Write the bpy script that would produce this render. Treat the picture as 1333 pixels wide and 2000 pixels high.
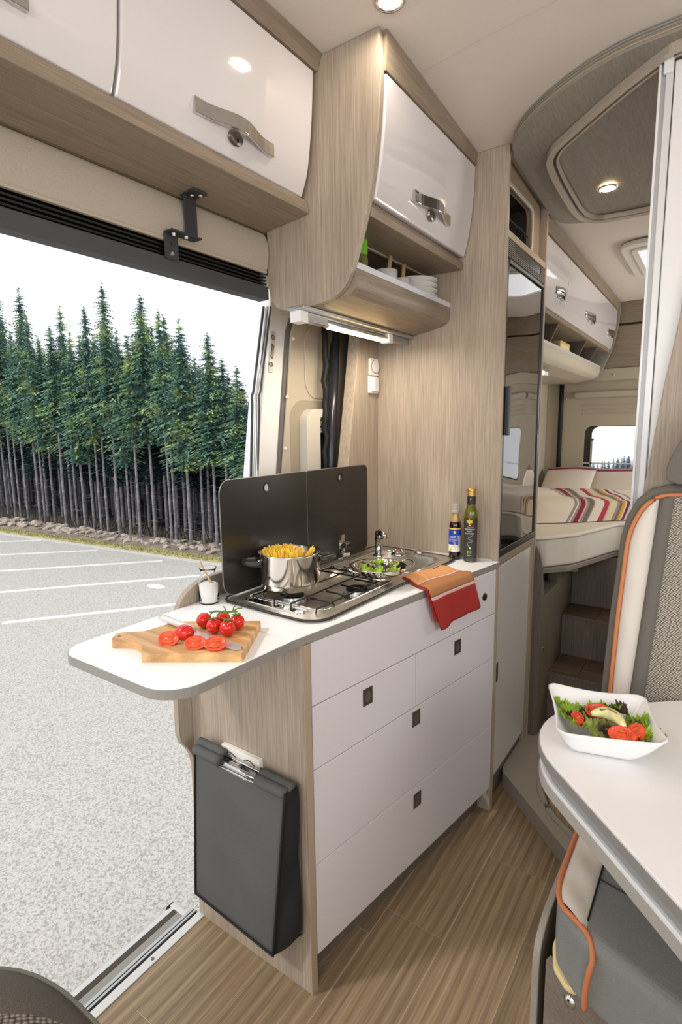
import bpy, bmesh, math, random
from mathutils import Vector, Matrix
random.seed(7)
S = bpy.context.scene
for o in list(bpy.data.objects): bpy.data.objects.remove(o)
COL = S.collection
PI = math.pi

# ------------------------------------------------------------------ camera
YAW, PITCH, ROLL, FPX, EYE = .607764983, .14977544, -.0140918116, 1062.59, (0, 0, 1.36)
def cam_axes():
    F = Vector((-math.sin(YAW)*math.cos(PITCH), math.cos(YAW)*math.cos(PITCH), -math.sin(PITCH)))
    r = Vector((math.cos(YAW), math.sin(YAW), 0)); u = r.cross(F)
    c, s = math.cos(ROLL), math.sin(ROLL)
    return c*r+s*u, -s*r+c*u, F
R_, U_, F_ = cam_axes()
cd = bpy.data.cameras.new('camera'); cam = bpy.data.objects.new('camera', cd); COL.objects.link(cam)
cd.sensor_fit = 'VERTICAL'; cd.sensor_height = 36; cd.lens = FPX/2000*36; cd.clip_start = .02; cd.clip_end = 500
cam.matrix_world = Matrix(((R_.x, U_.x, -F_.x, EYE[0]), (R_.y, U_.y, -F_.y, EYE[1]), (R_.z, U_.z, -F_.z, EYE[2]), (0, 0, 0, 1)))
S.camera = cam

# ------------------------------------------------------------------ world, sun, lamps, exposure
w = bpy.data.worlds.new('sky'); S.world = w; w.use_nodes = True
nt = w.node_tree; nt.nodes.clear()
out = nt.nodes.new('ShaderNodeOutputWorld'); bg = nt.nodes.new('ShaderNodeBackground')
tc = nt.nodes.new('ShaderNodeTexCoord'); mp = nt.nodes.new('ShaderNodeMapping'); mp.inputs['Scale'].default_value = (1, 1, 2.5)
ns = nt.nodes.new('ShaderNodeTexNoise'); ns.inputs['Scale'].default_value = 2.2; ns.inputs['Detail'].default_value = 5
cr = nt.nodes.new('ShaderNodeValToRGB')
cr.color_ramp.elements[0].position = .35; cr.color_ramp.elements[0].color = (.90, .95, 1.0, 1)
cr.color_ramp.elements[1].position = .6; cr.color_ramp.elements[1].color = (1, 1, 1, 1)
nt.links.new(tc.outputs['Generated'], mp.inputs[0]); nt.links.new(mp.outputs[0], ns.inputs[0])
nt.links.new(ns.outputs[0], cr.inputs[0]); nt.links.new(cr.outputs[0], bg.inputs[0]); nt.links.new(bg.outputs[0], out.inputs[0])
bg.inputs[1].default_value = 1.05
def lamp(name, kind, loc, direction, energy, color=(1, 1, 1), size=None, size_y=None, angle=None, spread=None):
    d = bpy.data.lights.new(name, kind); d.energy = energy; d.color = color
    if kind == 'AREA':
        d.shape = 'RECTANGLE'; d.size = size; d.size_y = size_y or size
        if spread: d.spread = spread
    if kind == 'SUN': d.angle = angle
    o = bpy.data.objects.new(name, d); COL.objects.link(o); o.location = loc
    o.rotation_euler = Vector(direction).to_track_quat('-Z', 'Y').to_euler(); return o
lamp('sun', 'SUN', (-5, -5, 8), (.50, .62, -.75), 1.4, (1, .97, .92), angle=.12)
# added fill lamps standing in for daylight from the unseen windscreen and right windows
lamp('cab_fill', 'AREA', (.1, -1.5, 1.75), (-.1, 1, -.12), 17, (1, .99, .985), 1.7, .9)
lamp('side_fill', 'AREA', (.98, .35, 1.45), (-1, .25, -.15), 9, (1, .985, .96), 1.0, .6)
lamp('bedroom_fill', 'AREA', (.98, 3.5, 1.5), (-1, -.1, -.1), 20, (1, .98, .95), .9, .5)
S.view_settings.view_transform = 'Standard'; S.view_settings.look = 'None'; S.view_settings.gamma = 1
S.view_settings.use_curve_mapping = False
S.view_settings.exposure = 0.12

# ------------------------------------------------------------------ materials
def lin(c):
    return tuple((v/255/12.92 if v/255 <= .04045 else ((v/255+.055)/1.055)**2.4) for v in c)+(1,)
def base_mat(name):
    m = bpy.data.materials.new(name); m.use_nodes = True
    return m, m.node_tree, m.node_tree.nodes['Principled BSDF']
def pm(name, rgb, rough=.5, metal=0, spec=.5, coat=0, trans=0, ior=1.45, emit=0, ecol=None, noise=None, bump=None, sheen=0, alpha=1):
    """plain principled material; noise=(scale, amount) varies colour, bump=(scale, strength)"""
    m, t, b = base_mat(name); c = lin(rgb)
    b.inputs['Base Color'].default_value = c; b.inputs['Roughness'].default_value = rough
    b.inputs['Metallic'].default_value = metal; b.inputs['Specular IOR Level'].default_value = spec
    b.inputs['Coat Weight'].default_value = coat; b.inputs['Coat Roughness'].default_value = .03
    b.inputs['Transmission Weight'].default_value = trans; b.inputs['IOR'].default_value = ior
    b.inputs['Sheen Weight'].default_value = sheen
    if emit:
        b.inputs['Emission Color'].default_value = lin(ecol or rgb); b.inputs['Emission Strength'].default_value = emit
    if noise or bump:
        tc = t.nodes.new('ShaderNodeTexCoord')
    if noise:
        n = t.nodes.new('ShaderNodeTexNoise'); n.inputs['Scale'].default_value = noise[0]; n.inputs['Detail'].default_value = 4
        t.links.new(tc.outputs['Object'], n.inputs[0])
        r = t.nodes.new('ShaderNodeValToRGB'); a = noise[1]
        r.color_ramp.elements[0].position = .3; r.color_ramp.elements[1].position = .7
        r.color_ramp.elements[0].color = tuple(v*(1-a) for v in c[:3])+(1,)
        r.color_ramp.elements[1].color = tuple(min(1, v*(1+a)) for v in c[:3])+(1,)
        t.links.new(n.outputs[0], r.inputs[0]); t.links.new(r.outputs[0], b.inputs['Base Color'])
    if bump:
        n2 = t.nodes.new('ShaderNodeTexNoise'); n2.inputs['Scale'].default_value = bump[0]; n2.inputs['Detail'].default_value = 3
        bp = t.nodes.new('ShaderNodeBump'); bp.inputs['Strength'].default_value = bump[1]; bp.inputs['Distance'].default_value = .004
        t.links.new(tc.outputs['Object'], n2.inputs[0]); t.links.new(n2.outputs[0], bp.inputs['Height']); t.links.new(bp.outputs[0], b.inputs['Normal'])
    return m
def wood(name, axis, dark, light, fine=300, along=7, rough=.45, contrast=.26, bands=0, rnd=0, big=.13):
    """streaky laminate: stretched noise along the grain axis, plus slow tone variation"""
    m, t, b = base_mat(name); L = t.links
    tc = t.nodes.new('ShaderNodeTexCoord'); mp = t.nodes.new('ShaderNodeMapping')
    sc = [fine]*3; sc['xyz'.index(axis)] = along; mp.inputs['Scale'].default_value = sc
    src = tc.outputs['Object']
    if rnd:
        oi = t.nodes.new('ShaderNodeObjectInfo'); ad = t.nodes.new('ShaderNodeVectorMath'); ad.operation = 'ADD'
        mu = t.nodes.new('ShaderNodeMath'); mu.operation = 'MULTIPLY'; mu.inputs[1].default_value = 37
        L.new(oi.outputs['Random'], mu.inputs[0]); L.new(src, ad.inputs[0]); L.new(mu.outputs[0], ad.inputs[1]); src = ad.outputs[0]
    L.new(src, mp.inputs[0])
    n = t.nodes.new('ShaderNodeTexNoise'); n.inputs['Scale'].default_value = 1; n.inputs['Detail'].default_value = 3; n.inputs['Roughness'].default_value = .65
    L.new(mp.outputs[0], n.inputs[0])
    r = t.nodes.new('ShaderNodeValToRGB'); r.color_ramp.elements[0].position = .5-contrast; r.color_ramp.elements[1].position = .5+contrast
    r.color_ramp.elements[0].color = lin(dark); r.color_ramp.elements[1].color = lin(light)
    L.new(n.outputs[0], r.inputs[0])
    mp2 = t.nodes.new('ShaderNodeMapping'); s2 = [14]*3; s2['xyz'.index(axis)] = 1.2; mp2.inputs['Scale'].default_value = s2
    L.new(src, mp2.inputs[0]); n2 = t.nodes.new('ShaderNodeTexNoise'); n2.inputs['Scale'].default_value = 1; n2.inputs['Detail'].default_value = 2
    L.new(mp2.outputs[0], n2.inputs[0])
    mx = t.nodes.new('ShaderNodeMix'); mx.data_type = 'RGBA'; mx.blend_type = 'MULTIPLY'
    rr = t.nodes.new('ShaderNodeMapRange'); rr.inputs['From Min'].default_value = .3; rr.inputs['From Max'].default_value = .7
    rr.inputs['To Min'].default_value = 1-big; rr.inputs['To Max'].default_value = 1.0
    L.new(n2.outputs[0], rr.inputs['Value'])
    mx.inputs['Factor'].default_value = 1; L.new(r.outputs[0], mx.inputs['A']); L.new(rr.outputs[0], mx.inputs['B'])
    col = mx.outputs['Result']
    if bands:
        wv = t.nodes.new('ShaderNodeTexWave'); wv.wave_type = 'RINGS'; wv.rings_direction = 'XYZ'[(('xyz'.index(axis)))]
        wv.inputs['Scale'].default_value = 1; wv.inputs['Distortion'].default_value = 3.2; wv.inputs['Detail'].default_value = 2; wv.inputs['Detail Scale'].default_value = .7
        mp3 = t.nodes.new('ShaderNodeMapping'); s3 = [bands]*3; s3['xyz'.index(axis)] = bands*.09; mp3.inputs['Scale'].default_value = s3
        L.new(src, mp3.inputs[0]); 
        wv.rings_direction = 'SPHERICAL'; L.new(mp3.outputs[0], wv.inputs[0])
        m2 = t.nodes.new('ShaderNodeMix'); m2.data_type = 'RGBA'; m2.blend_type = 'MULTIPLY'
        r3 = t.nodes.new('ShaderNodeMapRange'); r3.inputs['To Min'].default_value = .78; r3.inputs['To Max'].default_value = 1.05
        L.new(wv.outputs['Fac'], r3.inputs['Value']); m2.inputs['Factor'].default_value = 1
        L.new(col, m2.inputs['A']); L.new(r3.outputs[0], m2.inputs['B']); col = m2.outputs['Result']
    if rnd:
        m4 = t.nodes.new('ShaderNodeMix'); m4.data_type = 'RGBA'; m4.blend_type = 'MULTIPLY'; m4.inputs['Factor'].default_value = 1
        r4 = t.nodes.new('ShaderNodeMapRange'); r4.inputs['To Min'].default_value = 1-rnd; r4.inputs['To Max'].default_value = 1
        L.new(oi.outputs['Random'], r4.inputs['Value']); L.new(col, m4.inputs['A']); L.new(r4.outputs[0], m4.inputs['B']); col = m4.outputs['Result']
    L.new(col, b.inputs['Base Color']); b.inputs['Roughness'].default_value = rough; b.inputs['Specular IOR Level'].default_value = .35
    bp = t.nodes.new('ShaderNodeBump'); bp.inputs['Strength'].default_value = .12; bp.inputs['Distance'].default_value = .001
    L.new(n.outputs[0], bp.inputs['Height']); L.new(bp.outputs[0], b.inputs['Normal'])
    return m
DK, LT = (148, 133, 117), (190, 175, 157)
W_Z = wood('oak_vertical', 'z', DK, LT)
W_Y = wood('oak_along_van', 'y', (124, 110, 94), (164, 148, 129))
W_X = wood('oak_across_van', 'x', (124, 110, 94), (164, 148, 129))
W_DK = wood('grey_oak_ceiling', 'y', (136, 130, 121), (164, 157, 147))
W_STEP = wood('grey_oak_step', 'z', (92, 84, 76), (128, 118, 108))
W_EDGE = pm('oak_edge', (168, 150, 128), .5)
W_FLOOR = wood('floor_oak', 'y', (130, 108, 82), (178, 154, 122), fine=190, along=4, rough=.42, contrast=.25, bands=15, rnd=.14, big=.10)
W_TILE = wood('step_tile_oak', 'x', (84, 68, 54), (116, 96, 78), fine=90, along=6, rough=.5, rnd=.15)
W_BOARD = wood('olive_board', 'x', (196, 146, 92), (232, 188, 134), fine=60, along=5, rough=.4, contrast=.25, bands=9)
W_SPOON = wood('light_spoon_wood', 'z', (205, 165, 115), (226, 190, 142), fine=100, along=8)
WHITE = pm('white_lacquer', (222, 217, 218), .08, coat=.6, spec=.5)
MATT = pm('white_drawer', (215, 210, 213), .42)
TOP = pm('white_worktop', (240, 240, 241), .38, noise=(300, .012))
EDGE = pm('alu_edge_band', (150, 146, 140), .42, metal=.15)
HEAD = pm('headliner', (220, 211, 202), .85, bump=(700, .15))
ALU = pm('aluminium', (190, 190, 188), .3, metal=.85)
ALUL = pm('light_aluminium', (215, 213, 210), .38, metal=.35)
CREAMALU = pm('champagne_profile', (196, 186, 172), .4, metal=.35)
CHROME = pm('chrome', (208, 207, 205), .06, metal=1)
NICKEL = pm('satin_nickel', (132, 126, 116), .3, metal=.9)
STEEL = pm('stainless', (206, 200, 190), .36, metal=.9, noise=(40, .05))
STEELP = pm('polished_stainless', (222, 218, 212), .09, metal=1)
BLACKG = pm('black_glass', (46, 43, 39), .22, spec=.5)
FRIDGE = pm('fridge_gloss_black', (8, 7, 7), .02, spec=.9, ior=1.9, coat=.6)
BLK = pm('black_plastic', (22, 22, 22), .45)
RUB = pm('black_rubber', (16, 16, 18), .6, bump=(120, .4))
ENAMEL = pm('black_enamel', (18, 18, 18), .3)
DGREY = pm('dark_grey_metal', (62, 63, 66), .5, metal=.2)
RAILM = pm('anthracite_rail', (68, 68, 70), .5)
BEIGE = pm('beige_trim', (186, 176, 158), .6)
BEIGE2 = pm('beige_rear_trim', (176, 167, 148), .6)
BLINDM = pm('blind_frame_white', (206, 200, 188), .5)
PAINT = pm('white_car_paint', (240, 240, 240), .25, coat=.5)
VAL = pm('cream_valance_fabric', (186, 174, 158), .9, bump=(900, .5), noise=(350, .05))
CREAM = pm('cream_plastic', (232, 228, 222), .35)
PORC = pm('white_porcelain', (238, 236, 232), .18, coat=.3)
BOWLM = pm('white_bowl', (244, 244, 244), .22)
TRAY = pm('shower_tray_grey', (150, 142, 130), .45)
PANELW = pm('white_shower_panel', (236, 235, 235), .3)
BAGM = pm('dark_grey_nylon', (92, 92, 90), .8, bump=(1400, .5), noise=(900, .08))
BAGD = pm('black_nylon_binding', (26, 26, 27), .8)
ORANGE = pm('orange_piping', (206, 128, 84), .7)
LEATH = pm('cream_leather', (222, 214, 204), .5, bump=(30, .25))
GFAB = pm('grey_rib_fabric', (120, 115, 106), .95, bump=(900, .6), noise=(700, .1))
SEATF = pm('slate_seat_fabric', (142, 142, 139), .95, bump=(900, .5), noise=(600, .1))
CABF = pm('brown_grey_cab_fabric', (92, 84, 75), .95, bump=(500, .6), noise=(300, .12))
FOAM = pm('yellow_foam', (226, 206, 150), .9)
TABLEL = pm('table_leg_grey', (132, 126, 118), .4, metal=.2)
GLASS = pm('clear_glass', (255, 255, 255), .02, trans=1, ior=1.12)
OILG = pm('olive_glass', (92, 98, 16), .05, trans=.6, ior=1.45)
BALS = pm('balsamic_glass', (24, 14, 10), .06, coat=.5)
CLEARP = pm('clear_plastic_cap', (214, 206, 196), .12, trans=.45)
GOLD = pm('gold_cap', (222, 182, 96), .3, metal=.8)
SALT = pm('white_salt', (246, 245, 243), .9, bump=(400, .4))
TOM = pm('tomato_skin', (206, 34, 16), .14, coat=.4, noise=(25, .12))
TOMC = pm('tomato_flesh', (222, 80, 44), .3, noise=(90, .3), bump=(90, .3))
TOMS = pm('tomato_seed_pulp', (220, 96, 48), .25, noise=(160, .3))
VINE = pm('vine_green', (92, 122, 42), .6)
LET1 = pm('green_lettuce', (142, 176, 44), .5, noise=(60, .35))
LET2 = pm('red_lettuce', (70, 46, 46), .5, noise=(50, .4))
LET3 = pm('pale_lettuce', (150, 158, 84), .5, noise=(50, .3))
EGGM = pm('pale_avocado', (228, 222, 160), .4, noise=(60, .2))
PASTA = pm('spaghetti_yellow', (252, 216, 84), .5)
KNIFEM = pm('knife_steel', (206, 206, 206), .35, metal=.6)
LEDM = pm('led_warm', (255, 220, 160), .5, emit=14, ecol=(255, 214, 150))
SPOTM = pm('spot_warm', (255, 230, 190), .5, emit=10, ecol=(255, 224, 178))
LIME = pm('lime_green_lid', (120, 190, 40), .4)
HERB = pm('herb_green', (120, 116, 60), .8, noise=(300, .4))
BLUEL = pm('blue_label', (34, 66, 170), .5)
LABW = pm('white_print', (236, 236, 230), .5)
LABD = pm('charcoal_label', (58, 54, 50), .6)
LABG = pm('lime_print', (150, 200, 50), .5)
LABY = pm('gold_print', (224, 190, 80), .4)
LABR = pm('orange_print', (226, 104, 74), .5)
YELB = pm('yellow_box', (226, 206, 142), .6)
NETM = pm('black_net', (30, 27, 24), .7)
DARKIN = pm('dark_recess', (70, 62, 52), .7)
TOWR = pm('red_cotton', (168, 44, 38), .95, bump=(900, .5))
TOWO = pm('orange_cotton', (222, 160, 104), .95, bump=(900, .5))
TOWB = pm('tan_cotton', (186, 128, 82), .95, bump=(900, .5))
TOWP = pm('pink_cotton', (232, 190, 190), .95, bump=(900, .5))
MATTR = pm('mattress_knit', (222, 216, 204), .9, bump=(25, .6))
PILM = pm('pillow_cotton', (222, 211, 197), .9, bump=(18, .35))
WINGL = pm('window_glass', (255, 255, 255), .0, trans=1, ior=1.02)
TRUNK = pm('spruce_bark', (150, 146, 152), .9, noise=(9, .4))
TRUNK_SHADE = pm('shaded_bark', (74, 76, 84), .9, noise=(9, .4))  # darker copy of the bark, forest shade put into its colour
ROCK = pm('pale_rock', (196, 184, 172), .9, noise=(6, .3), bump=(8, .6))
GRASS = pm('verge_grass', (190, 184, 132), .95, noise=(9, .35), bump=(60, .6))
SOIL = pm('forest_soil', (150, 138, 126), .95, noise=(4, .4))
LINEP = pm('white_road_paint', (240, 240, 240), .7, noise=(40, .05))
KERB = pm('pale_kerb', (214, 210, 204), .8)
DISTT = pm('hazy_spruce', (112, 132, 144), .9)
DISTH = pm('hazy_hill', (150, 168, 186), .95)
def knit(name, c1, c2, scale, second='Z'):
    m, t, b = base_mat(name); L = t.links
    tc = t.nodes.new('ShaderNodeTexCoord'); sx = t.nodes.new('ShaderNodeSeparateXYZ'); cb = t.nodes.new('ShaderNodeCombineXYZ')
    L.new(tc.outputs['Object'], sx.inputs[0]); L.new(sx.outputs['X'], cb.inputs['X']); L.new(sx.outputs[second], cb.inputs['Y'])
    mp = t.nodes.new('ShaderNodeMapping'); mp.inputs['Scale'].default_value = (scale, scale*1.15, 1); mp.inputs['Rotation'].default_value = (0, 0, .5)
    v = t.nodes.new('ShaderNodeTexVoronoi'); v.voronoi_dimensions = '2D'; v.inputs['Scale'].default_value = 1; v.inputs['Randomness'].default_value = .3
    r = t.nodes.new('ShaderNodeValToRGB'); r.color_ramp.elements[0].position = .15; r.color_ramp.elements[1].position = .6
    r.color_ramp.elements[0].color = lin(c1); r.color_ramp.elements[1].color = lin(c2)
    bp = t.nodes.new('ShaderNodeBump'); bp.inputs['Strength'].default_value = .8; bp.inputs['Distance'].default_value = .003; bp.invert = True
    L.new(cb.outputs[0], mp.inputs[0]); L.new(mp.outputs[0], v.inputs[0]); L.new(v.outputs['Distance'], r.inputs[0])
    L.new(v.outputs['Distance'], bp.inputs['Height']); L.new(bp.outputs[0], b.inputs['Normal'])
    L.new(r.outputs[0], b.inputs['Base Color']); b.inputs['Roughness'].default_value = .95
    return m
KNIT = knit('coarse_knit_fabric', (212, 204, 188), (84, 78, 70), 190)
KNITC = knit('cab_knit_fabric', (150, 138, 124), (50, 44, 38), 110, 'Y')
def ground_mat():
    m, t, b = base_mat('pale_gravel_asphalt'); L = t.links
    tc = t.nodes.new('ShaderNodeTexCoord')
    n = t.nodes.new('ShaderNodeTexNoise'); n.inputs['Scale'].default_value = 95; n.inputs['Detail'].default_value = 6; n.inputs['Roughness'].default_value = .7
    L.new(tc.outputs['Object'], n.inputs[0])
    r = t.nodes.new('ShaderNodeValToRGB'); r.color_ramp.elements[0].position = .40; r.color_ramp.elements[1].position = .54
    r.color_ramp.elements[0].color = lin((164, 161, 155)); r.color_ramp.elements[1].color = lin((216, 213, 208)); L.new(n.outputs[0], r.inputs[0])
    n2 = t.nodes.new('ShaderNodeTexNoise'); n2.inputs['Scale'].default_value = 3; n2.inputs['Detail'].default_value = 5
    L.new(tc.outputs['Object'], n2.inputs[0])
    r2 = t.nodes.new('ShaderNodeValToRGB'); r2.color_ramp.elements[0].position = .3; r2.color_ramp.elements[1].position = .7
    r2.color_ramp.elements[0].color = lin((112, 117, 126)); r2.color_ramp.elements[1].color = lin((142, 146, 154)); L.new(n2.outputs[0], r2.inputs[0])
    sx = t.nodes.new('ShaderNodeSeparateXYZ'); L.new(tc.outputs['Object'], sx.inputs[0])
    ad = t.nodes.new('ShaderNodeMath'); ad.operation = 'MULTIPLY_ADD'; L.new(n2.outputs[0], ad.inputs[0]); ad.inputs[1].default_value = 1.6; L.new(sx.outputs['X'], ad.inputs[2])
    mr = t.nodes.new('ShaderNodeMapRange'); mr.inputs['From Min'].default_value = -4.7; mr.inputs['From Max'].default_value = -3.2; L.new(ad.outputs[0], mr.inputs['Value'])
    mx = t.nodes.new('ShaderNodeMix'); mx.data_type = 'RGBA'; L.new(mr.outputs[0], mx.inputs['Factor']); L.new(r2.outputs[0], mx.inputs['A']); L.new(r.outputs[0], mx.inputs['B'])
    L.new(mx.outputs['Result'], b.inputs['Base Color']); b.inputs['Roughness'].default_value = .9
    bp = t.nodes.new('ShaderNodeBump'); bp.inputs['Strength'].default_value = .6; bp.inputs['Distance'].default_value = .012
    L.new(n.outputs[0], bp.inputs['Height']); L.new(bp.outputs[0], b.inputs['Normal'])
    return m
GROUND = ground_mat()
def needle_mat(name, c1, c2, c3):
    m, t, b = base_mat(name); L = t.links
    tc = t.nodes.new('ShaderNodeTexCoord'); n = t.nodes.new('ShaderNodeTexNoise'); n.inputs['Scale'].default_value = 3.0; n.inputs['Detail'].default_value = 4
    oi = t.nodes.new('ShaderNodeObjectInfo'); a = t.nodes.new('ShaderNodeVectorMath'); a.operation = 'ADD'
    mu = t.nodes.new('ShaderNodeMath'); mu.operation = 'MULTIPLY'; mu.inputs[1].default_value = 20
    L.new(oi.outputs['Random'], mu.inputs[0]); L.new(tc.outputs['Object'], a.inputs[0]); L.new(mu.outputs[0], a.inputs[1]); L.new(a.outputs[0], n.inputs[0])
    r = t.nodes.new('ShaderNodeValToRGB'); e = r.color_ramp.elements; e[0].position = .34; e[0].color = lin(c1); e[1].position = .52; e[1].color = lin(c2)
    e2 = r.color_ramp.elements.new(.68); e2.color = lin(c3); L.new(n.outputs[0], r.inputs[0]); L.new(r.outputs[0], b.inputs['Base Color'])
    b.inputs['Roughness'].default_value = .7; b.inputs['Subsurface Weight'].default_value = 0
    return m
NEED = needle_mat('spruce_needles', (68, 106, 100), (114, 152, 132), (186, 206, 126))
def duvet_mat():
    m, t, b = base_mat('striped_duvet_cotton'); L = t.links
    tc = t.nodes.new('ShaderNodeTexCoord')
    n = t.nodes.new('ShaderNodeTexNoise'); n.inputs['Scale'].default_value = 3.2; n.inputs['Detail'].default_value = 1; L.new(tc.outputs['UV'], n.inputs[0])
    sx = t.nodes.new('ShaderNodeSeparateXYZ'); L.new(tc.outputs['UV'], sx.inputs[0])
    ma = t.nodes.new('ShaderNodeMath'); ma.operation = 'MULTIPLY_ADD'; L.new(n.outputs[0], ma.inputs[0]); ma.inputs[1].default_value = .13; L.new(sx.outputs['X'], ma.inputs[2])
    r = t.nodes.new('ShaderNodeValToRGB'); r.color_ramp.interpolation = 'CONSTANT'
    C = {'w': (224, 214, 202), 'g': (150, 140, 132), 'm': (134, 30, 52), 'r': (176, 56, 72), 'd': (112, 104, 96), 'p': (206, 176, 170), 'y': (218, 158, 44), 'c': (222, 204, 168), 'v': (116, 52, 84)}
    seq = [(0, 'w'), (.40, 'g'), (.425, 'w'), (.435, 'g'), (.455, 'm'), (.495, 'p'), (.51, 'g'), (.53, 'd'), (.565, 'g'), (.575, 'w'), (.66, 'r'), (.705, 'p'), (.72, 'c'), (.775, 'g'), (.80, 'd'), (.82, 'y'), (.845, 'w'), (.86, 'v'), (.885, 'w'), (.92, 'g'), (.94, 'w')]
    el = r.color_ramp.elements
    el[0].position = 0; el[0].color = lin(C['w']); el[1].position = seq[1][0]; el[1].color = lin(C[seq[1][1]])
    for p, k in seq[2:]:
        e = el.new(p); e.color = lin(C[k])
    L.new(ma.outputs[0], r.inputs[0]); L.new(r.outputs[0], b.inputs['Base Color']); b.inputs['Roughness'].default_value = .9
    return m
DUVET = duvet_mat()

# ------------------------------------------------------------------ mesh helpers
ROOT = {}
def rootloc(o):
    while o is not None and o.name not in ROOT: o = o.parent
    return ROOT[o.name] if o is not None else Vector((0, 0, 0))
def props(o, label=None, cat=None, group=None, kind=None, category=None):
    cat = cat or category
    for k, v in (('label', label), ('category', cat), ('group', group), ('kind', kind)):
        if v: o[k] = v
def thing(name, label, cat, loc=(0, 0, 0), group=None):
    o = bpy.data.objects.new(name, None); COL.objects.link(o); o.location = loc; o.empty_display_size = .05
    ROOT[o.name] = Vector(loc); props(o, label, cat, group); return o
class M:
    def __init__(s): s.bm = bmesh.new(); s.uv = None
    def box(s, x0, x1, y0, y1, z0, z1, mat=None):
        v = [s.bm.verts.new(p) for p in [(x0, y0, z0), (x1, y0, z0), (x1, y1, z0), (x0, y1, z0), (x0, y0, z1), (x1, y0, z1), (x1, y1, z1), (x0, y1, z1)]]
        for f in [(0, 3, 2, 1), (4, 5, 6, 7), (0, 1, 5, 4), (1, 2, 6, 5), (2, 3, 7, 6), (3, 0, 4, 7)]: s.bm.faces.new([v[i] for i in f])
        return s
    def prism(s, pts, axis, a, b):
        """extrude a 2D polygon; axis 'x': pts=(y,z), 'y': pts=(x,z), 'z': pts=(x,y)"""
        def P(p, t): return {'x': (t, p[0], p[1]), 'y': (p[0], t, p[1]), 'z': (p[0], p[1], t)}[axis]
        A = [s.bm.verts.new(P(p, a)) for p in pts]; B = [s.bm.verts.new(P(p, b)) for p in pts]; n = len(pts)
        fs = [s.bm.faces.new(A), s.bm.faces.new(B[::-1])]
        for i in range(n): fs.append(s.bm.faces.new([A[(i+1) % n], A[i], B[i], B[(i+1) % n]]))
        bmesh.ops.recalc_face_normals(s.bm, faces=fs); return s
    def plate(s, outer, holes, axis, a, b):
        def P(p, t): return {'x': (t, p[0], p[1]), 'y': (p[0], t, p[1]), 'z': (p[0], p[1], t)}[axis]
        fs = []
        loopsA, loopsB = [], []
        for t, LL in ((a, loopsA), (b, loopsB)):
            ed = []
            for lp in [outer]+holes:
                vs = [s.bm.verts.new(P(p, t)) for p in lp]; LL.append(vs)
                ed += [s.bm.edges.new((vs[i], vs[(i+1) % len(vs)])) for i in range(len(vs))]
            g = bmesh.ops.triangle_fill(s.bm, edges=ed, use_beauty=True)
            fs += [f for f in g['geom'] if isinstance(f, bmesh.types.BMFace)]
        for A, B in zip(loopsA, loopsB):
            n = len(A)
            for i in range(n): fs.append(s.bm.faces.new([A[i], A[(i+1) % n], B[(i+1) % n], B[i]]))
        bmesh.ops.recalc_face_normals(s.bm, faces=fs); return s
    def tube(s, pts, r, seg=8, closed=False, flat=None):
        """round (or flat=(w,h) rectangular) section swept along points"""
        pts = [Vector(p) for p in pts]; n = len(pts); rings = []
        up0 = Vector((0, 0, 1)); prev = None
        for i, p in enumerate(pts):
            if closed: d = pts[(i+1) % n]-pts[i-1]
            else: d = pts[min(i+1, n-1)]-pts[max(i-1, 0)]
            d.normalize(); ref = up0 if abs(d.z) < .95 else Vector((1, 0, 0))
            if prev is not None and abs(d.z) >= .6: ref = prev
            sx = d.cross(ref).normalized(); sy = sx.cross(d).normalized(); prev = sy
            rr = r[i] if isinstance(r, (list, tuple)) else r
            if flat: offs = [(-flat[0]/2, -flat[1]/2), (flat[0]/2, -flat[1]/2), (flat[0]/2, flat[1]/2), (-flat[0]/2, flat[1]/2)]
            else: offs = [(rr*math.cos(2*PI*k/seg), rr*math.sin(2*PI*k/seg)) for k in range(seg)]
            rings.append([s.bm.verts.new(p+sx*a+sy*b) for a, b in offs])
        k = len(rings[0]); fs = []
        for i in range(n if closed else n-1):
            A, B = rings[i], rings[(i+1) % n]
            for j in range(k): fs.append(s.bm.faces.new([A[j], A[(j+1) % k], B[(j+1) % k], B[j]]))
        if not closed: fs += [s.bm.faces.new(rings[0][::-1]), s.bm.faces.new(rings[-1])]
        bmesh.ops.recalc_face_normals(s.bm, faces=fs)
        return s
    def lathe(s, prof, c=(0, 0, 0), seg=28, axis='z', sx=1, sy=1, arc=None):
        """revolve (r,h) profile round an axis through c; zero radius closes to a point"""
        c = Vector(c); rings = []
        def P(r, h, a):
            u, v = r*math.cos(a)*sx, r*math.sin(a)*sy
            return c+{'z': Vector((u, v, h)), 'x': Vector((h, u, v)), 'y': Vector((u, h, v))}[axis]
        fs = []
        for r, h in prof:
            if r < 1e-6: rings.append([s.bm.verts.new(P(0, h, 0))])
            else: rings.append([s.bm.verts.new(P(r, h, 2*PI*k/seg)) for k in range(seg)])
        for A, B in zip(rings, rings[1:]):
            for k in range(seg):
                k2 = (k+1) % seg
                if len(A) == 1 and len(B) == 1: continue
                if len(A) == 1: fs.append(s.bm.faces.new([A[0], B[k], B[k2]]))
                elif len(B) == 1: fs.append(s.bm.faces.new([A[k], A[k2], B[0]]))
                else: fs.append(s.bm.faces.new([A[k], A[k2], B[k2], B[k]]))
        bmesh.ops.recalc_face_normals(s.bm, faces=fs)
        return s
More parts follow.
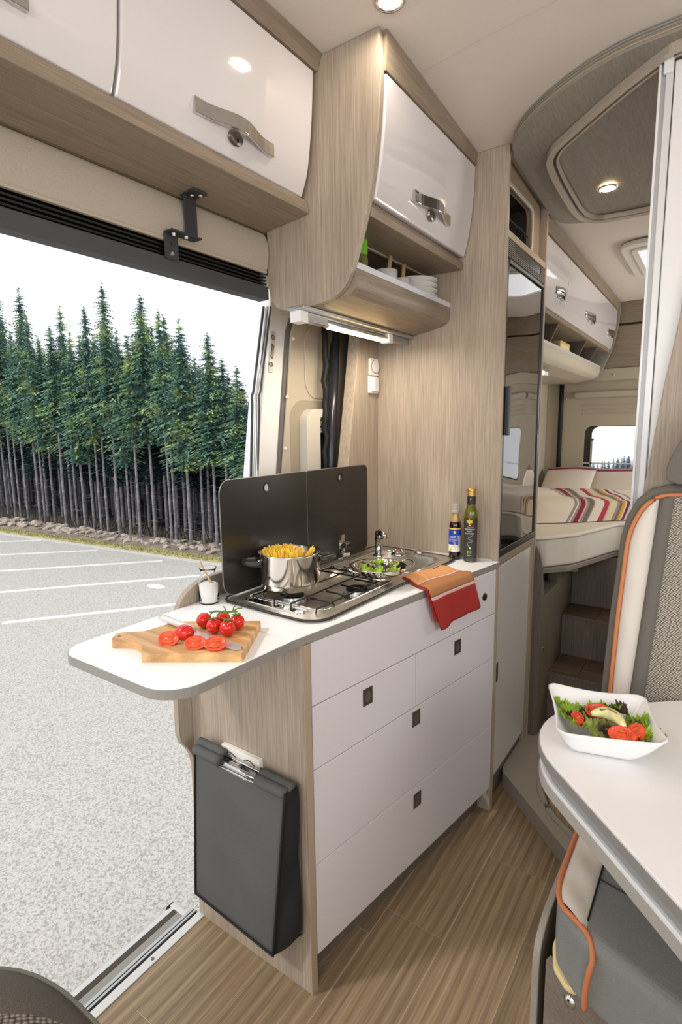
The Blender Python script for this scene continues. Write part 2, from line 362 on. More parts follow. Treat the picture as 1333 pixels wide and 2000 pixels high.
    def grid(s, fn, nu, nv, uv=False):
        V = [[s.bm.verts.new(fn(i/nu, j/nv)) for j in range(nv+1)] for i in range(nu+1)]
        if uv: L = s.bm.loops.layers.uv.new('UVMap') if not s.bm.loops.layers.uv else s.bm.loops.layers.uv.active
        for i in range(nu):
            for j in range(nv):
                f = s.bm.faces.new([V[i][j], V[i+1][j], V[i+1][j+1], V[i][j+1]])
                if uv:
                    for l, (a, b) in zip(f.loops, [(i, j), (i+1, j), (i+1, j+1), (i, j+1)]): l[L].uv = (a/nu, b/nv)
        return s
    def ball(s, c, r, seg=16, rings=10, lo=0, hi=1):
        rx, ry, rz = r if isinstance(r, (tuple, list)) else (r, r, r)
        prof = []
        for i in range(rings+1):
            t = lo+(hi-lo)*i/rings; a = PI*t-PI/2
            prof.append((max(0, math.cos(a)) if 0 < t < 1 else 0, math.sin(a)))
        n0 = len(s.bm.verts); s.lathe(prof, (0, 0, 0), seg); s.bm.verts.ensure_lookup_table()
        for v in s.bm.verts[n0:]: v.co = Vector((c[0]+v.co.x*rx, c[1]+v.co.y*ry, c[2]+v.co.z*rz))
        return s
    def xf(s, mat):
        bmesh.ops.transform(s.bm, matrix=mat, verts=s.bm.verts[:]); return s
    def obj(s, name, mat, parent=None, smooth=False, bevel=0, seg=2, solid=0, sub=0, **kw):
        me = bpy.data.meshes.new(name); o = bpy.data.objects.new(name, me); COL.objects.link(o)
        if parent is not None: off = rootloc(parent); o.parent = parent
        else:
            s.bm.verts.ensure_lookup_table(); xs = [v.co for v in s.bm.verts]
            off = Vector(((min(v.x for v in xs)+max(v.x for v in xs))/2, (min(v.y for v in xs)+max(v.y for v in xs))/2, min(v.z for v in xs)))
            ROOT[o.name] = off; o.location = off
        bmesh.ops.translate(s.bm, vec=-off, verts=s.bm.verts[:])
        s.bm.to_mesh(me); s.bm.free(); me.materials.append(mat)
        if smooth:
            for p in me.polygons: p.use_smooth = True
        if bevel:
            b = o.modifiers.new('bevel', 'BEVEL'); b.width = bevel; b.segments = seg; b.limit_method = 'ANGLE'; b.angle_limit = .7
        if solid:
            q = o.modifiers.new('solid', 'SOLIDIFY'); q.thickness = solid; q.offset = 0
        if sub:
            q = o.modifiers.new('sub', 'SUBSURF'); q.levels = sub; q.render_levels = sub
        if smooth and bevel:
            for p in me.polygons: p.use_smooth = False
        props(o, **kw); return o
def B(x0, x1, y0, y1, z0, z1): return M().box(x0, x1, y0, y1, z0, z1)
def rpoly(pts, rad, n=6):
    """round the corners of a polygon; rad one number or a list"""
    outp = []; N = len(pts)
    for i, p in enumerate(pts):
        r = rad[i] if isinstance(rad, (list, tuple)) else rad
        p = Vector(p); a = Vector(pts[i-1])-p; b = Vector(pts[(i+1) % N])-p
        if r <= 0: outp.append(tuple(p)); continue
        la, lb = a.length, b.length; a.normalize(); b.normalize(); ang = a.angle(b)
        t = min(r/math.tan(ang/2), la*.49, lb*.49); rr = t*math.tan(ang/2)
        A = p+a*t; C = p+(a+b).normalized()*(rr/math.sin(ang/2))
        a0 = math.atan2(A.y-C.y, A.x-C.x); Bp = p+b*t; a1 = math.atan2(Bp.y-C.y, Bp.x-C.x); d = (a1-a0+PI) % (2*PI)-PI
        for k in range(n+1): q = a0+d*k/n; outp.append((C.x+rr*math.cos(q), C.y+rr*math.sin(q)))
    return outp
def rrect(x0, x1, y0, y1, r, n=6): return rpoly([(x0, y0), (x1, y0), (x1, y1), (x0, y1)], r, n)
def circ(cx, cy, r, n=20): return [(cx+r*math.cos(2*PI*k/n), cy+r*math.sin(2*PI*k/n)) for k in range(n)]
def smoothpts(pts, n=6, closed=False):
    P = [Vector(p) for p in pts]; N = len(P); o = []
    for i in range(N if closed else N-1):
        p0 = P[(i-1) % N] if closed else P[max(i-1, 0)]; p1 = P[i]; p2 = P[(i+1) % N]; p3 = P[(i+2) % N] if closed else P[min(i+2, N-1)]
        for k in range(n):
            t = k/n; o.append(.5*((2*p1)+(p2-p0)*t+(2*p0-5*p1+4*p2-p3)*t*t+(3*p1-p0-3*p2+p3)*t**3))
    if not closed: o.append(P[-1])
    return [tuple(v) for v in o]
def dup(root, loc=None, label=None, group=None, rot=None, scale=None):
    def cp(o, par):
        c = o.copy(); COL.objects.link(c); c.parent = par
        for ch in list(o.children): cp(ch, c)
        return c
    r = cp(root, None)
    if loc is not None: r.location = loc
    if rot is not None: r.rotation_euler = rot
    if scale is not None: r.scale = scale
    if label: r['label'] = label
    if group: r['group'] = group
    return r
def text_geo(body, size, mat, parent, fn, extrude=.0, name='lettering', align='CENTER', mirror=False):
    """text laid out in (u,v) metres, mapped to world by fn(u,v)"""
    cu = bpy.data.curves.new('t', 'FONT'); cu.body = body; cu.size = size; cu.align_x = align; cu.align_y = 'CENTER'; cu.resolution_u = 2; cu.space_line = .95
    to = bpy.data.objects.new('t', cu); COL.objects.link(to)
    dg = bpy.context.evaluated_depsgraph_get(); me = bpy.data.meshes.new_from_object(to.evaluated_get(dg))
    bpy.data.objects.remove(to); m = M(); m.bm.from_mesh(me)
    for v in m.bm.verts: v.co = Vector(fn(v.co.x, v.co.y))
    bpy.data.meshes.remove(me)
    return m.obj(name, mat, parent)

def sn(a): return max(0.0, math.sin(a))
def zc(y):
    xs = [-2.2, 0, 1.18, 1.766, 2.23, 4.3]; zs = [2.27, 2.262, 2.257, 2.209, 2.180, 2.158]
    if y <= xs[0]: return zs[0]
    for a, b, p, q in zip(xs, xs[1:], zs, zs[1:]):
        if y <= b: return p+(q-p)*(y-a)/(b-a)
    return zs[-1]

# ------------------------------------------------------------------ the setting
fl = B(-1.107, 1.06, -1.9, 4.15, -.03, -.0007).obj('floor', pm('plank_joint', (196, 178, 150), .7), kind='structure')
cols = [(-1.107, -1.044, .3), (-1.044, -.867, .62), (-.867, -.690, -.1), (-.690, -.514, 1.195), (-.514, -.337, 1.543), (-.337, -.160, 1.308), (-.160, .017, .9), (.017, .194, 1.7), (.194, .371, .5), (.371, .548, 1.1)]
for x0, x1, e in cols:
    ys = sorted({max(-1.9, min(2.6, e+1.2*k)) for k in range(-4, 4)} | {-1.9, 2.6})
    for a, b in zip(ys, ys[1:]):
        if b-a > .03: B(x0+.0009, x1-.0009, a+.0009, b-.0009, -.0007, 0).obj('plank', W_FLOOR, fl)

g = thing('ceiling', None, None, (0, 1, 2.16)); g['kind'] = 'structure'
m = M(); ys = [-1.3, -.6, 0, .5, 1.0, 1.18, 1.4, 1.766, 2.0, 2.23, 2.6, 3.2, 4.2]
def ceil_grid(m, off):
    V = [[m.bm.verts.new((x, y, zc(y)+off)) for x in (-1.16, -.6, -.1, .4, 1.06)] for y in ys]
    for i in range(len(ys)-1):
        for j in range(4): m.bm.faces.new([V[i][j], V[i][j+1], V[i+1][j+1], V[i+1][j]])
ceil_grid(m, 0); ceil_grid(m, .05); m.obj('headliner', HEAD, g)

M().tube([(-.705, 1.368, zc(1.368)-.0003), (-.558, 1.346, zc(1.346)-.0003), (-.30, 1.318, zc(1.318)-.0003), (.3, 1.25, zc(1.25)-.0003)], 0, flat=(.0008, .0006)).obj('panel_seam', pm('seam_shadow', (196, 186, 176), .9), g)
# sill of the door opening
t = thing('trim_1', None, None, (-1.13, 0, -.01)); t['kind'] = 'structure'
B(-1.132, -1.1075, -.9, .885, -.03, .0025).obj('threshold_plate', ALUL, t, bevel=.001)
B(-1.141, -1.132, -.9, .885, -.03, -.006).obj('groove', DGREY, t)
B(-1.147, -1.141, -.9, .885, -.03, .001).obj('rib', ALU, t)
B(-1.153, -1.147, -.9, .885, -.03, -.006).obj('groove', DGREY, t)
B(-1.162, -1.153, -.9, .885, -.06, -.002).obj('rib', ALU, t)
for y in (.30, .72): M().lathe([(0, .0045), (.004, .0045), (.0045, .0025)], (-1.120, y, 0), 12).obj('screw', NICKEL, t)

# entry step outside
t = thing('entry_step', 'ribbed aluminium entry step with dark grip stripes outside the open sliding door', 'step', (-1.3, .6, -.25))
B(-1.40, -1.19, -.4, .985, -.245, -.206).obj('step_body', ALU, t)
B(-1.395, -1.377, -.4, .975, -.206, -.203).obj('nosing', ALUL, t)
B(-1.377, -1.358, -.4, .975, -.206, -.202).obj('grip_strip', pm('grip_dark', (84, 78, 68), .9, bump=(900, .6)), t)
for k in range(16): B(-1.357+.0032*k*.9, -1.357+.0032*k*.9+.0018, -.4, .975, -.206, -.2025).obj('rib', pm('rib_light', (176, 174, 166), .6) if k == 0 else bpy.data.materials['rib_light'], t)
B(-1.309, -1.302, -.4, .975, -.206, -.202).obj('grip_strip', bpy.data.materials['grip_dark'], t)
B(-1.302, -1.19, -.4, .975, -.206, -.2035).obj('tread', ALUL, t)
B(-1.396, -1.30, .975, .992, -.25, -.198).obj('end_cap', ALUL, t, bevel=.002)
B(-1.404, -1.392, .962, .994, -.25, -.199).obj('corner_cap', BLK, t, bevel=.005)

# left wall over the door and behind it
wl = B(-1.20, -1.105, -1.3, 1.60, 1.80, 2.24).obj('wall_left', BEIGE, kind='structure')
B(-1.14, -1.05, 1.60, 2.24, 1.70, 2.16).obj('upper_trim', BEIGE, wl)
B(-1.12, -1.055, 2.24, 4.2, 0, 2.16).obj('rear_side_trim', BEIGE2, wl)
B(-1.055, -1.051, 2.9, 3.55, 1.20, 1.60).obj('trim_panel', BEIGE2, wl, bevel=.003)
B(-1.20, -1.14, 1.60, 2.3, -.03, 1.72).obj('door_pillar', pm('pillar_brown_grey', (96, 90, 78), .7), wl)
# rubber seals beside the pillar
m = M(); pts = [(-1.145+.004*math.sin(k*2.1), 1.555+.004*math.sin(k*1.3)+.022*(k/30-.45), .9+.82*k/30) for k in range(31)]
m.tube(pts, .011, 8).obj('pillar_seal', RUB, wl, smooth=True)
M().tube([(-1.142, 1.55, .9), (-1.142, 1.582, 1.25), (-1.142, 1.622, 1.72)], .018, 12).obj('pillar_seal', pm('seal_sheen', (44, 44, 52), .25), wl, smooth=True)
B(-1.107, -1.106, -1.3, -1.2, 0, 1.7).obj('pillar_front', BEIGE, wl)

t = thing('trim_2', None, None, (-1.07, 0, 1.71)); t['kind'] = 'structure'
B(-1.09, -1.052, -1.3, 1.1805, 1.716, 1.751).obj('rail_profile', RAILM, t, bevel=.003)
B(-1.105, -1.082, -1.3, 1.1805, 1.751, 1.80).obj('rail_back', BLK, t)
for k in range(4): B(-1.084, -1.060, -1.3, 1.1805, 1.756+.009*k, 1.760+.009*k).obj('rail_lip', BLK, t)

t = thing('curtain_valance', 'cream fabric covered valance roll above the open door', 'valance', (-1.08, 0, 1.79))
prof = smoothpts([(-1.10, 1.800), (-1.062, 1.788), (-1.050, 1.803), (-1.045, 1.835), (-1.050, 1.868), (-1.064, 1.889), (-1.10, 1.897)], 5)
M().prism(prof, 'y', -1.3, 1.176).obj('fabric_roll', VAL, t, smooth=False)
B(-1.066, -1.052, -1.3, 1.176, 1.784, 1.791).obj('hem', VAL, t, bevel=.002)

t = thing('rail_bracket', 'black angled steel bracket holding the door rail under the overhead cabinet', 'bracket', (-1.05, .89, 1.76))
B(-1.050, -1.0, .885, .925, 1.8905, 1.8945).obj('top_plate', DGREY, t, bevel=.0015)
B(-1.040, -1.036, .887, .922, 1.80, 1.8905).obj('strap', DGREY, t, bevel=.001)
B(-1.050, -1.020, .835, .920, 1.798, 1.802).obj('foot', DGREY, t, bevel=.001)
B(-1.0505, -1.0465, .835, .872, 1.745, 1.80).obj('rail_plate', DGREY, t, bevel=.001)
for p in ((-1.025, .900, 1.889), (-1.010, .912, 1.889)): M().lathe([(0, -.003), (.004, -.003), (.005, 0)], p, 12).obj('screw', ALU, t)
for p in ((-1.034, .850, 1.797), (-1.028, .880, 1.797)): M().lathe([(0, -.006), (.004, -.006), (.005, 0)], p, 8).obj('bolt', ALU, t)
M().lathe([(.005, 0), (.004, .003), (0, .003)], (-1.0465, .853, 1.757), 12, 'x').obj('screw', ALU, t)
M().lathe([(.0025, 0), (0, .0008)], (-1.0464, .853, 1.778), 12, 'x', sy=2).obj('slot', BLK, t)

# sliding door pushed open, seen through the opening
t = thing('door_1', None, None, (-1.23, 1.8, -.4)); t['kind'] = 'structure'
M().prism([(1.19, -.4), (1.225, .6), (1.268, 1.226), (1.354, 1.746), (1.40, 1.95), (2.6, 1.98), (2.6, -.4)], 'x', -1.27, -1.205).obj('door_skin', PAINT, t, bevel=.008, seg=3)
tr = rpoly([(1.28, -.3), (1.372, 1.226), (1.45, 1.765), (2.5, 1.80), (2.5, -.3)], [.05, 0, .13, .1, .1], 8)
M().prism(rpoly([(1.268, -.32), (1.358, 1.226), (1.437, 1.779), (2.52, 1.82), (2.52, -.32)], [.05, 0, .14, .1, .1], 8), 'x', -1.205, -1.198).obj('door_seal', pm('door_seal_grey', (112, 106, 104), .5), t)
M().prism(tr, 'x', -1.198, -1.188).obj('door_trim', BEIGE, t, bevel=.004)
M().prism(rrect(1.50, 2.3, 1.47, 1.715, .06), 'x', -1.188, -1.184).obj('trim_field', BEIGE, t, bevel=.003)
M().prism(rrect(1.415, 2.3, .6, 1.462, .07), 'x', -1.189, -1.186).obj('window_recess', pm('recess_shade_beige', (160, 150, 132), .6), t, bevel=.003)  # no real hollow: recess shade put into a thin darker plate
M().plate(rrect(1.462, 2.3, .7, 1.432, .05), [rrect(1.535, 2.2, .8, 1.405, .01, 2)], 'x', -1.186, -1.15).obj('blind_frame', BLINDM, t, bevel=.006)
for k in range(3): B(-1.175, -1.160, 1.535, 2.2, 1.395-.022*k, 1.413-.022*k).obj('blind_slat', BLINDM, t, bevel=.002)
B(-1.182, -1.178, 1.53, 2.2, .8, 1.41).obj('dark_pane', BLACKG, t)
for y, z in ((1.445, 1.66), (1.405, 1.47), (1.388, 1.30)): M().ball((-1.188, y, z), .006, 10, 6).obj('trim_clip', CREAM, t)
M().prism([(1.335, 1.545), (1.352, 1.545), (1.372, 1.675), (1.352, 1.675)], 'x', -1.205, -1.200).obj('striker_plate', ALUL, t, bevel=.001)
M().prism([(1.343, 1.592), (1.352, 1.588), (1.360, 1.63), (1.350, 1.635)], 'x', -1.201, -1.196).obj('striker_recess', NICKEL, t, bevel=.001)
for y, z in ((1.358, 1.655), (1.345, 1.57)): M().lathe([(.008, -.005), (.008, 0), (.005, .001), (.0045, -.002), (0, -.002)], (-1.199, y, z), 12, 'x').obj('bolt', NICKEL, t)
for dx, r, mt in ((.012, .004, DGREY), (.024, .004, ALU), (.034, .003, DGREY)):
    pts = [(-1.235+dx*.8, 1.216-.012+dx*.6, .6), (-1.235+dx*.8, 1.250+dx*.6, 1.18), (-1.235+dx*.8, 1.272+dx*.6, 1.44), (-1.235+dx*.8, 1.272+dx*.6, 1.47), (-1.235+dx*.8, 1.280+dx*.6, 1.485), (-1.235+dx*.8, 1.285+dx*.6, 1.51), (-1.235+dx*.8, 1.34+dx*.6, 1.75)]
    M().tube(pts, r, 8).obj('edge_channel', mt, t, smooth=True)

# right and rear walls
wr = M().plate([(-1.0, 0), (4.2, 0), (4.2, 2.16), (-1.0, 2.26)], [rrect(-.2, .95, 1.1, 1.75, .06), rrect(3.0, 3.95, 1.15, 1.6, .06)], 'x', 1.06, 1.12).obj('wall_right', BEIGE, kind='structure')
wb = M().plate([(-1.12, -.03), (1.12, -.03), (1.12, 2.16), (-1.12, 2.16)], [rrect(-.795, -.06, .98, 1.362, .05), rrect(.06, .795, .98, 1.362, .05)], 'y', 4.15, 4.20).obj('wall_back', BEIGE2, kind='structure')
M().plate([(-1.05, 1.0), (1.05, 1.0), (1.05, 1.595), (-1.05, 1.595)], [rrect(-.80, -.055, .99, 1.37, .06), rrect(.055, .80, .99, 1.37, .06)], 'y', 4.135, 4.15).obj('door_lining', BEIGE2, wb, bevel=.004) if False else None
for k, z in enumerate((1.505, 1.477, 1.449)):
    for x0, x1 in ((-.81, -.05), (.05, .81)): B(x0, x1, 4.143, 4.15, z-.005, z+.003).obj('louvre', BEIGE2, wb, bevel=.002)
for x0, x1 in ((-.87, -.02), (.02, .87)): M().prism(rrect(x0, x1, 1.553, 1.596, .018), 'y', 4.115, 4.15).obj('shelf_roll', BEIGE2, wb, bevel=.008)
B(-1.05, 1.05, 4.10, 4.15, 1.662, 1.742).obj('upper_band', BEIGE2, wb, bevel=.006)
B(-1.05, 1.05, 4.11, 4.15, 1.744, 2.012).obj('wood_cladding', W_X, wb, bevel=.002)
B(-1.05, 1.05, 4.105, 4.15, 2.026, 2.158).obj('wood_cladding', W_X, wb, bevel=.002)
B(-1.05, 1.05, 4.125, 4.15, 2.012, 2.026).obj('shadow_gap', BLK, wb)
M().ball((-.62, 4.10, 1.70), .008, 10, 6).obj('trim_clip', BEIGE2, wb)
M().tube([(-.955, 4.14, z) for z in (.9, 1.2, 1.5, 1.68)], .016, 8).obj('door_seal', RUB, wb, smooth=True)
for z in (1.55, 1.35, 1.2): M().ball((-.925, 4.148, z), .006, 8, 6).obj('trim_clip', BEIGE2, wb)
for n, s in ((1, -1), (2, 1)):
    t = thing('window_%d' % n, None, None, (s*.43, 4.17, .98)); t['kind'] = 'structure'
    xs = sorted((s*.795, s*.06))
    M().plate(rrect(xs[0]-.01, xs[1]+.01, .97, 1.372, .05), [rrect(xs[0]+(.045 if s < 0 else .01), xs[1]-(.01 if s < 0 else .045), .99, 1.358, .05)], 'y', 4.175, 4.19).obj('black_frame', pm('window_frit', (52, 52, 50), .4), t)
    B(xs[0], xs[1], 4.20, 4.203, .98, 1.362).obj('pane', WINGL, t)
    B(xs[0], xs[1], 4.16, 4.172, 1.100, 1.108).obj('stay_bar', ALUL, t)
    B(s*.745-.006, s*.745+.006, 4.16, 4.172, 1.0, 1.27).obj('stay_post', ALU, t)
    B(s*.745-.018, s*.745+.012, 4.155, 4.172, 1.262, 1.275).obj('stay_catch', DGREY, t)

# wall panel behind the worktop, with its sloping front edge
wk = M().prism([(1.50, .915), (1.562, 1.228), (1.645, 1.691), (1.665, 1.86), (1.765, 1.86), (1.765, .915)], 'x', -1.10, -1.055).obj('wall_kitchen', W_Z, kind='structure', bevel=.002)
t = thing('dial_switch', 'white square switch plate with round dial, upper of the two on the side wall', 'switch', (-1.05, 1.74, 1.55))
B(-1.055, -1.044, 1.70, 1.752, 1.552, 1.612).obj('cover_plate', CREAM, t, bevel=.002)
M().lathe([(.022, .0), (.0215, .006), (0, .007)], (-1.044, 1.727, 1.583), 24, 'x').obj('dial', CREAM, t, smooth=False, bevel=.001)
M().lathe([(.0225, 0), (.024, .001), (.0225, .002)], (-1.044, 1.727, 1.583), 24, 'x').obj('dial_ring', CHROME, t)
t = thing('rocker_switch', 'white square rocker light switch, lower of the two on the side wall', 'switch', (-1.05, 1.73, 1.49))
B(-1.055, -1.044, 1.695, 1.750, 1.489, 1.549).obj('cover_plate', CREAM, t, bevel=.002)
M().prism([(-1.044, 1.702), (-1.036, 1.715), (-1.038, 1.744), (-1.044, 1.744)], 'z', 1.496, 1.543).obj('rocker', CREAM, t, bevel=.001)

# ------------------------------------------------------------------ overhead cabinets
def handle_parts(door, x, y0, y1, z, lean=0.0, h=.028, dep=.032):
    """bowed chrome pull along Y on a door facing +X, with a push lock beneath"""
    m = M(); N = 16; yc = (y0+y1)/2; hw = (y1-y0)/2
    def bow(t):  # t -1..1
        a = abs(t)
        return .010 if a > .82 else .010+(dep-.010)*(.5+.5*math.cos(PI*min(1, a/.82)))
    pts = [-1, -.9, -.82]+[(-.82+1.64*k/N) for k in range(1, N)]+[.82, .9, 1]
    out_, inn = [], []
    for t in pts: out_.append((x+bow(t), yc+hw*t)); inn.append((x+(0 if abs(t) > .8 else bow(t)-.006), yc+hw*t))
    m.prism(out_+inn[::-1], 'z', z-h/2, z+h/2); m.obj('handle', CHROME, door, bevel=.0012)
    l = M(); l.lathe([(.017, 0), (.016, .006), (.012, .008), (0, .009)], (x, yc, z-h/2-.002), 20, 'x', sx=1.2, sy=.9).obj('lock', NICKEL, door, smooth=False)
    M().lathe([(.0035, 0), (0, .0006)], (x+.0085, yc, z-h/2-.008), 10, 'x', sy=1.7).obj('lock_slot', BLK, door)
def door_mesh(prof, y0, y1, th=.018):
    """curved door: (x,z) profile extruded along Y with thickness towards -X"""
    sp = smoothpts([(p[0], p[1]) for p in prof], 6) if len(prof) > 2 else prof
    sp = [(p[0], p[1]) for p in sp]
    m = M(); m.prism(sp+[(p[0]-th, p[1]) for p in sp[::-1]], 'y', y0, y1); return m
def sp2(pts, n=5):
    return [(p[0], p[1]) for p in smoothpts([(a, b) for a, b in pts], n)]
# Vector-2D safe smoothing
def smoothpts2(pts, n=6): return [(v[0], v[1]) for v in smoothpts([(a, b, 0) for a, b in pts], n)]
def door_mesh(prof, y0, y1, th=.018):
    sp = smoothpts2(prof, 6); return M().prism(sp+[(p[0]-th, p[1]) for p in sp[::-1]], 'y', y0, y1)

lc = thing('overhead_cabinet', 'long oak overhead cabinet with glossy white doors above the open door', 'cabinet', (-1.0, .2, 1.89))
M().prism([(-.906, 1.906), (-.906, 1.922), (-.915, 1.940), (-1.10, 1.940), (-1.10, 1.893), (-1.056, 1.891)], 'y', -1.1, 1.179).obj('bottom_panel', W_Y, lc, bevel=.002)
M().prism([(-1.10, 1.94), (-.94, 1.945), (-.925, 1.99), (-.905, 2.12), (-.892, 2.215), (-.885, 2.258), (-1.10, 2.258)], 'y', -1.1, 1.179).obj('carcass', W_Y, lc)
M().prism([(-.892, 2.218), (-.872, 2.221), (-.858, 2.256), (-.885, 2.256)], 'y', -1.1, 1.179).obj('top_strip', W_Y, lc)
lp = [(-.918, 1.943), (-.899, 1.99), (-.888, 2.05), (-.879, 2.13), (-.874, 2.217)]
for y0, y1, hy in ((.644, 1.166, (.803, 1.034)), (.10, .638, (.26, .49)), (-.45, .094, (-.28, -.05))):
    d = door_mesh(lp, y0, y1).obj('door', WHITE, lc, bevel=.006, seg=3)
    if y1 > 0: handle_parts(d, -.9015, hy[0], hy[1], 1.995)

kc = thing('kitchen_overhead_cabinet', 'oak overhead unit with curved side panel, white door and open shelf above the worktop', 'cabinet', (-.9, 1.45, 1.68))
side = [(-1.104, 2.255), (-.70, 2.255)]+smoothpts2([(-.697, 2.21), (-.695, 2.15), (-.703, 2.046), (-.727, 1.904), (-.759, 1.802), (-.778, 1.752), (-.799, 1.717), (-.83, 1.695), (-.87, 1.686), (-.93, 1.680), (-.990, 1.681), (-1.025, 1.692), (-1.048, 1.718), (-1.055, 1.76), (-1.055, 1.80)], 4)+[(-1.055, 1.893), (-1.104, 1.893)]
M().prism(side, 'y', 1.181, 1.199).obj('side_panel', W_Z, kc, bevel=.003, seg=3)
rp = [(-.725, 1.906), (-.711, 1.965), (-.701, 2.03), (-.695, 2.10), (-.693, 2.170)]
d = door_mesh(rp, 1.203, 1.762).obj('door', WHITE, kc, bevel=.006, seg=3); handle_parts(d, -.7115, 1.369, 1.596, 1.963)
M().prism([(-1.10, 1.90), (-.745, 1.90), (-.72, 2.03), (-.713, 2.17), (-.713, 2.2), (-1.10, 2.2)], 'y', 1.199, 1.765).obj('carcass', W_Y, kc)
m = M(); yy = [1.199, 1.4, 1.6, 1.765]
for a, b in zip(yy, yy[1:]):
    V = [m.bm.verts.new(p) for y in (a, b) for p in ((-.713, y, 2.172), (-.691, y, 2.172), (-.688, y, zc(y)-.001), (-.71, y, zc(y)-.001))]
    for f in ((0, 1, 2, 3), (4, 7, 6, 5), (0, 4, 5, 1), (1, 5, 6, 2), (2, 6, 7, 3), (3, 7, 4, 0)): m.bm.faces.new([V[i] for i in f])
m.obj('top_strip', W_Y, kc)
M().prism([(-.731, 1.868), (-.729, 1.886), (-.738, 1.900), (-1.0, 1.900), (-1.0, 1.873)], 'y', 1.199, 1.765).obj('bottom_panel', W_Y, kc, bevel=.002)
M().prism([(-.86, 1.872), (-.86, 1.866), (-.868, 1.866), (-.868, 1.872)], 'y', 1.199, 1.765).obj('stop_strip', W_EDGE, kc)
M().prism([(-1.0, 1.735), (-1.0, 1.873), (-1.03, 1.873), (-1.03, 1.735)], 'y', 1.199, 1.765).obj('back_panel', W_Y, kc)
fas = [(-.792, 1.757), (-.776, 1.757)]+smoothpts2([(-.773, 1.742), (-.774, 1.726), (-.783, 1.708), (-.802, 1.698)], 4)+[(-.904, 1.680), (-1.03, 1.680), (-1.03, 1.735), (-.80, 1.735), (-.792, 1.745)]
M().prism(fas, 'y', 1.199, 1.765).obj('shelf', W_Y, kc, bevel=.001)
M().prism([(-.795, 1.757), (-.774, 1.757), (-.772, 1.772), (-.792, 1.772)], 'y', 1.199, 1.764).obj('shelf_lip', pm('lip_grey_white', (214, 214, 222), .4), kc, bevel=.0015)
B(-.93, -.87, 1.762, 1.766, 1.862, 1.868).obj('bumper', BLK, kc, bevel=.002)
M().ball((-.835, 1.765, 1.80), .005, 10, 6).obj('screw_cap', NICKEL, kc)
B(-.772, -.768, 1.7635, 1.7655, 1.772, 1.868).obj('edge_strip', W_EDGE, kc)

t = thing('strip_light', 'slim aluminium LED strip light glowing warm under the kitchen shelf', 'light', (-.925, 1.45, 1.66))
B(-.960, -.905, 1.146, 1.764, 1.670, 1.6795).obj('mount_rail', ALU, t, bevel=.002)
B(-.940, -.936, 1.146, 1.764, 1.667, 1.670).obj('rail_fin', ALUL, t)
B(-.955, -.920, 1.150, 1.185, 1.640, 1.670).obj('end_housing', pm('white_housing', (240, 240, 238), .3), t, bevel=.002)
B(-.951, -.924, 1.185, 1.28, 1.647, 1.670).obj('driver_box', ALU, t, bevel=.002)
M().tube([(-.937, 1.28, 1.655), (-.937, 1.625, 1.655)], .011, 14).obj('lamp_tube', ALU, t, smooth=True)
B(-.942, -.925, 1.29, 1.612, 1.6425, 1.6515).obj('led_strip', LEDM, t, bevel=.002)
B(-.955, -.920, 1.615, 1.64, 1.642, 1.670).obj('end_housing', bpy.data.materials['white_housing'], t, bevel=.002)
B(-.950, -.925, 1.64, 1.755, 1.650, 1.670).obj('switch_box', ALU, t, bevel=.002)
lamp('strip_light_glow', 'AREA', (-.936, 1.45, 1.638), (0.02, 0, -1), 2.0, (1, .88, .72), .32, .012).rotation_euler = (0, 0, PI/2)

# things on the kitchen shelf
t = thing('spice_jar', 'herb filled spice jar with lime green lid at the left end of the shelf', 'jar', (-.848, 1.330, 1.735))
M().lathe([(0, 0), (.019, 0), (.020, .003), (.020, .085), (.017, .095), (.017, .1)], (-.848, 1.330, 1.735), 24).obj('glass_body', HERB, t, smooth=True)
M().lathe([(.019, .095), (.0195, .1), (.0195, .132), (.018, .135), (0, .135)], (-.848, 1.330, 1.735), 24).obj('lid', LIME, t)
def cup(x, y, r, h, lab, tilt):
    t = thing('cup', lab, 'cup', (x, y, 1.735), 'white cups on the kitchen shelf')
    M().lathe([(0, 0), (r*.8, 0), (r*.95, h*.2), (r, h), (r-.003, h), (r-.005, h*.25), (0, .006)], (x, y, 1.735), 28).obj('cup_body', PORC, t, smooth=True)
    s = thing('wooden_spoon', 'wooden spoon handle standing in the '+('left' if tilt > 0 else 'right')+' white cup on the shelf', 'spoon', (x, y, 1.745), 'spoons in the shelf cups')
    M().tube([(x, y, 1.745), (x+.006, y+tilt, 1.735+h+.045)], [.006, .007], 8).obj('spoon_handle', W_SPOON, s, smooth=True)
cup(-.855, 1.478, .036, .088, 'white porcelain cup nearer the spice jar on the shelf', .018)
cup(-.850, 1.562, .032, .080, 'white porcelain cup next to the plate stack on the shelf', -.002+.012)
for o in [o for o in bpy.data.objects if o.name.startswith('wooden_spoon')]: o['label'] = 'wooden spoon handle sticking out of the white cup %s' % ('nearer the spice jar' if o.location.y < 1.52 else 'next to the plate stack')
p0 = None
pos = ['bottom', 'second from the bottom', 'third from the bottom', 'third from the top', 'second from the top', 'topmost']
for k in range(6):
    if p0 is None:
        p0 = thing('plate', '', 'plate', (-.862, 1.682, 1.735), 'white plates stacked on the shelf')
        M().lathe([(0, 0), (.045, 0), (.047, .004), (.072, .017), (.0735, .019), (.071, .0195), (.046, .007), (0, .006)], (-.862, 1.682, 1.735), 36).obj('plate_body', CREAM, p0, smooth=True); q = p0
    else: q = dup(p0, (-.862, 1.682, 1.735+.0165*k))
    q['label'] = 'cream white shallow plate, %s of the shelf stack' % pos[k]

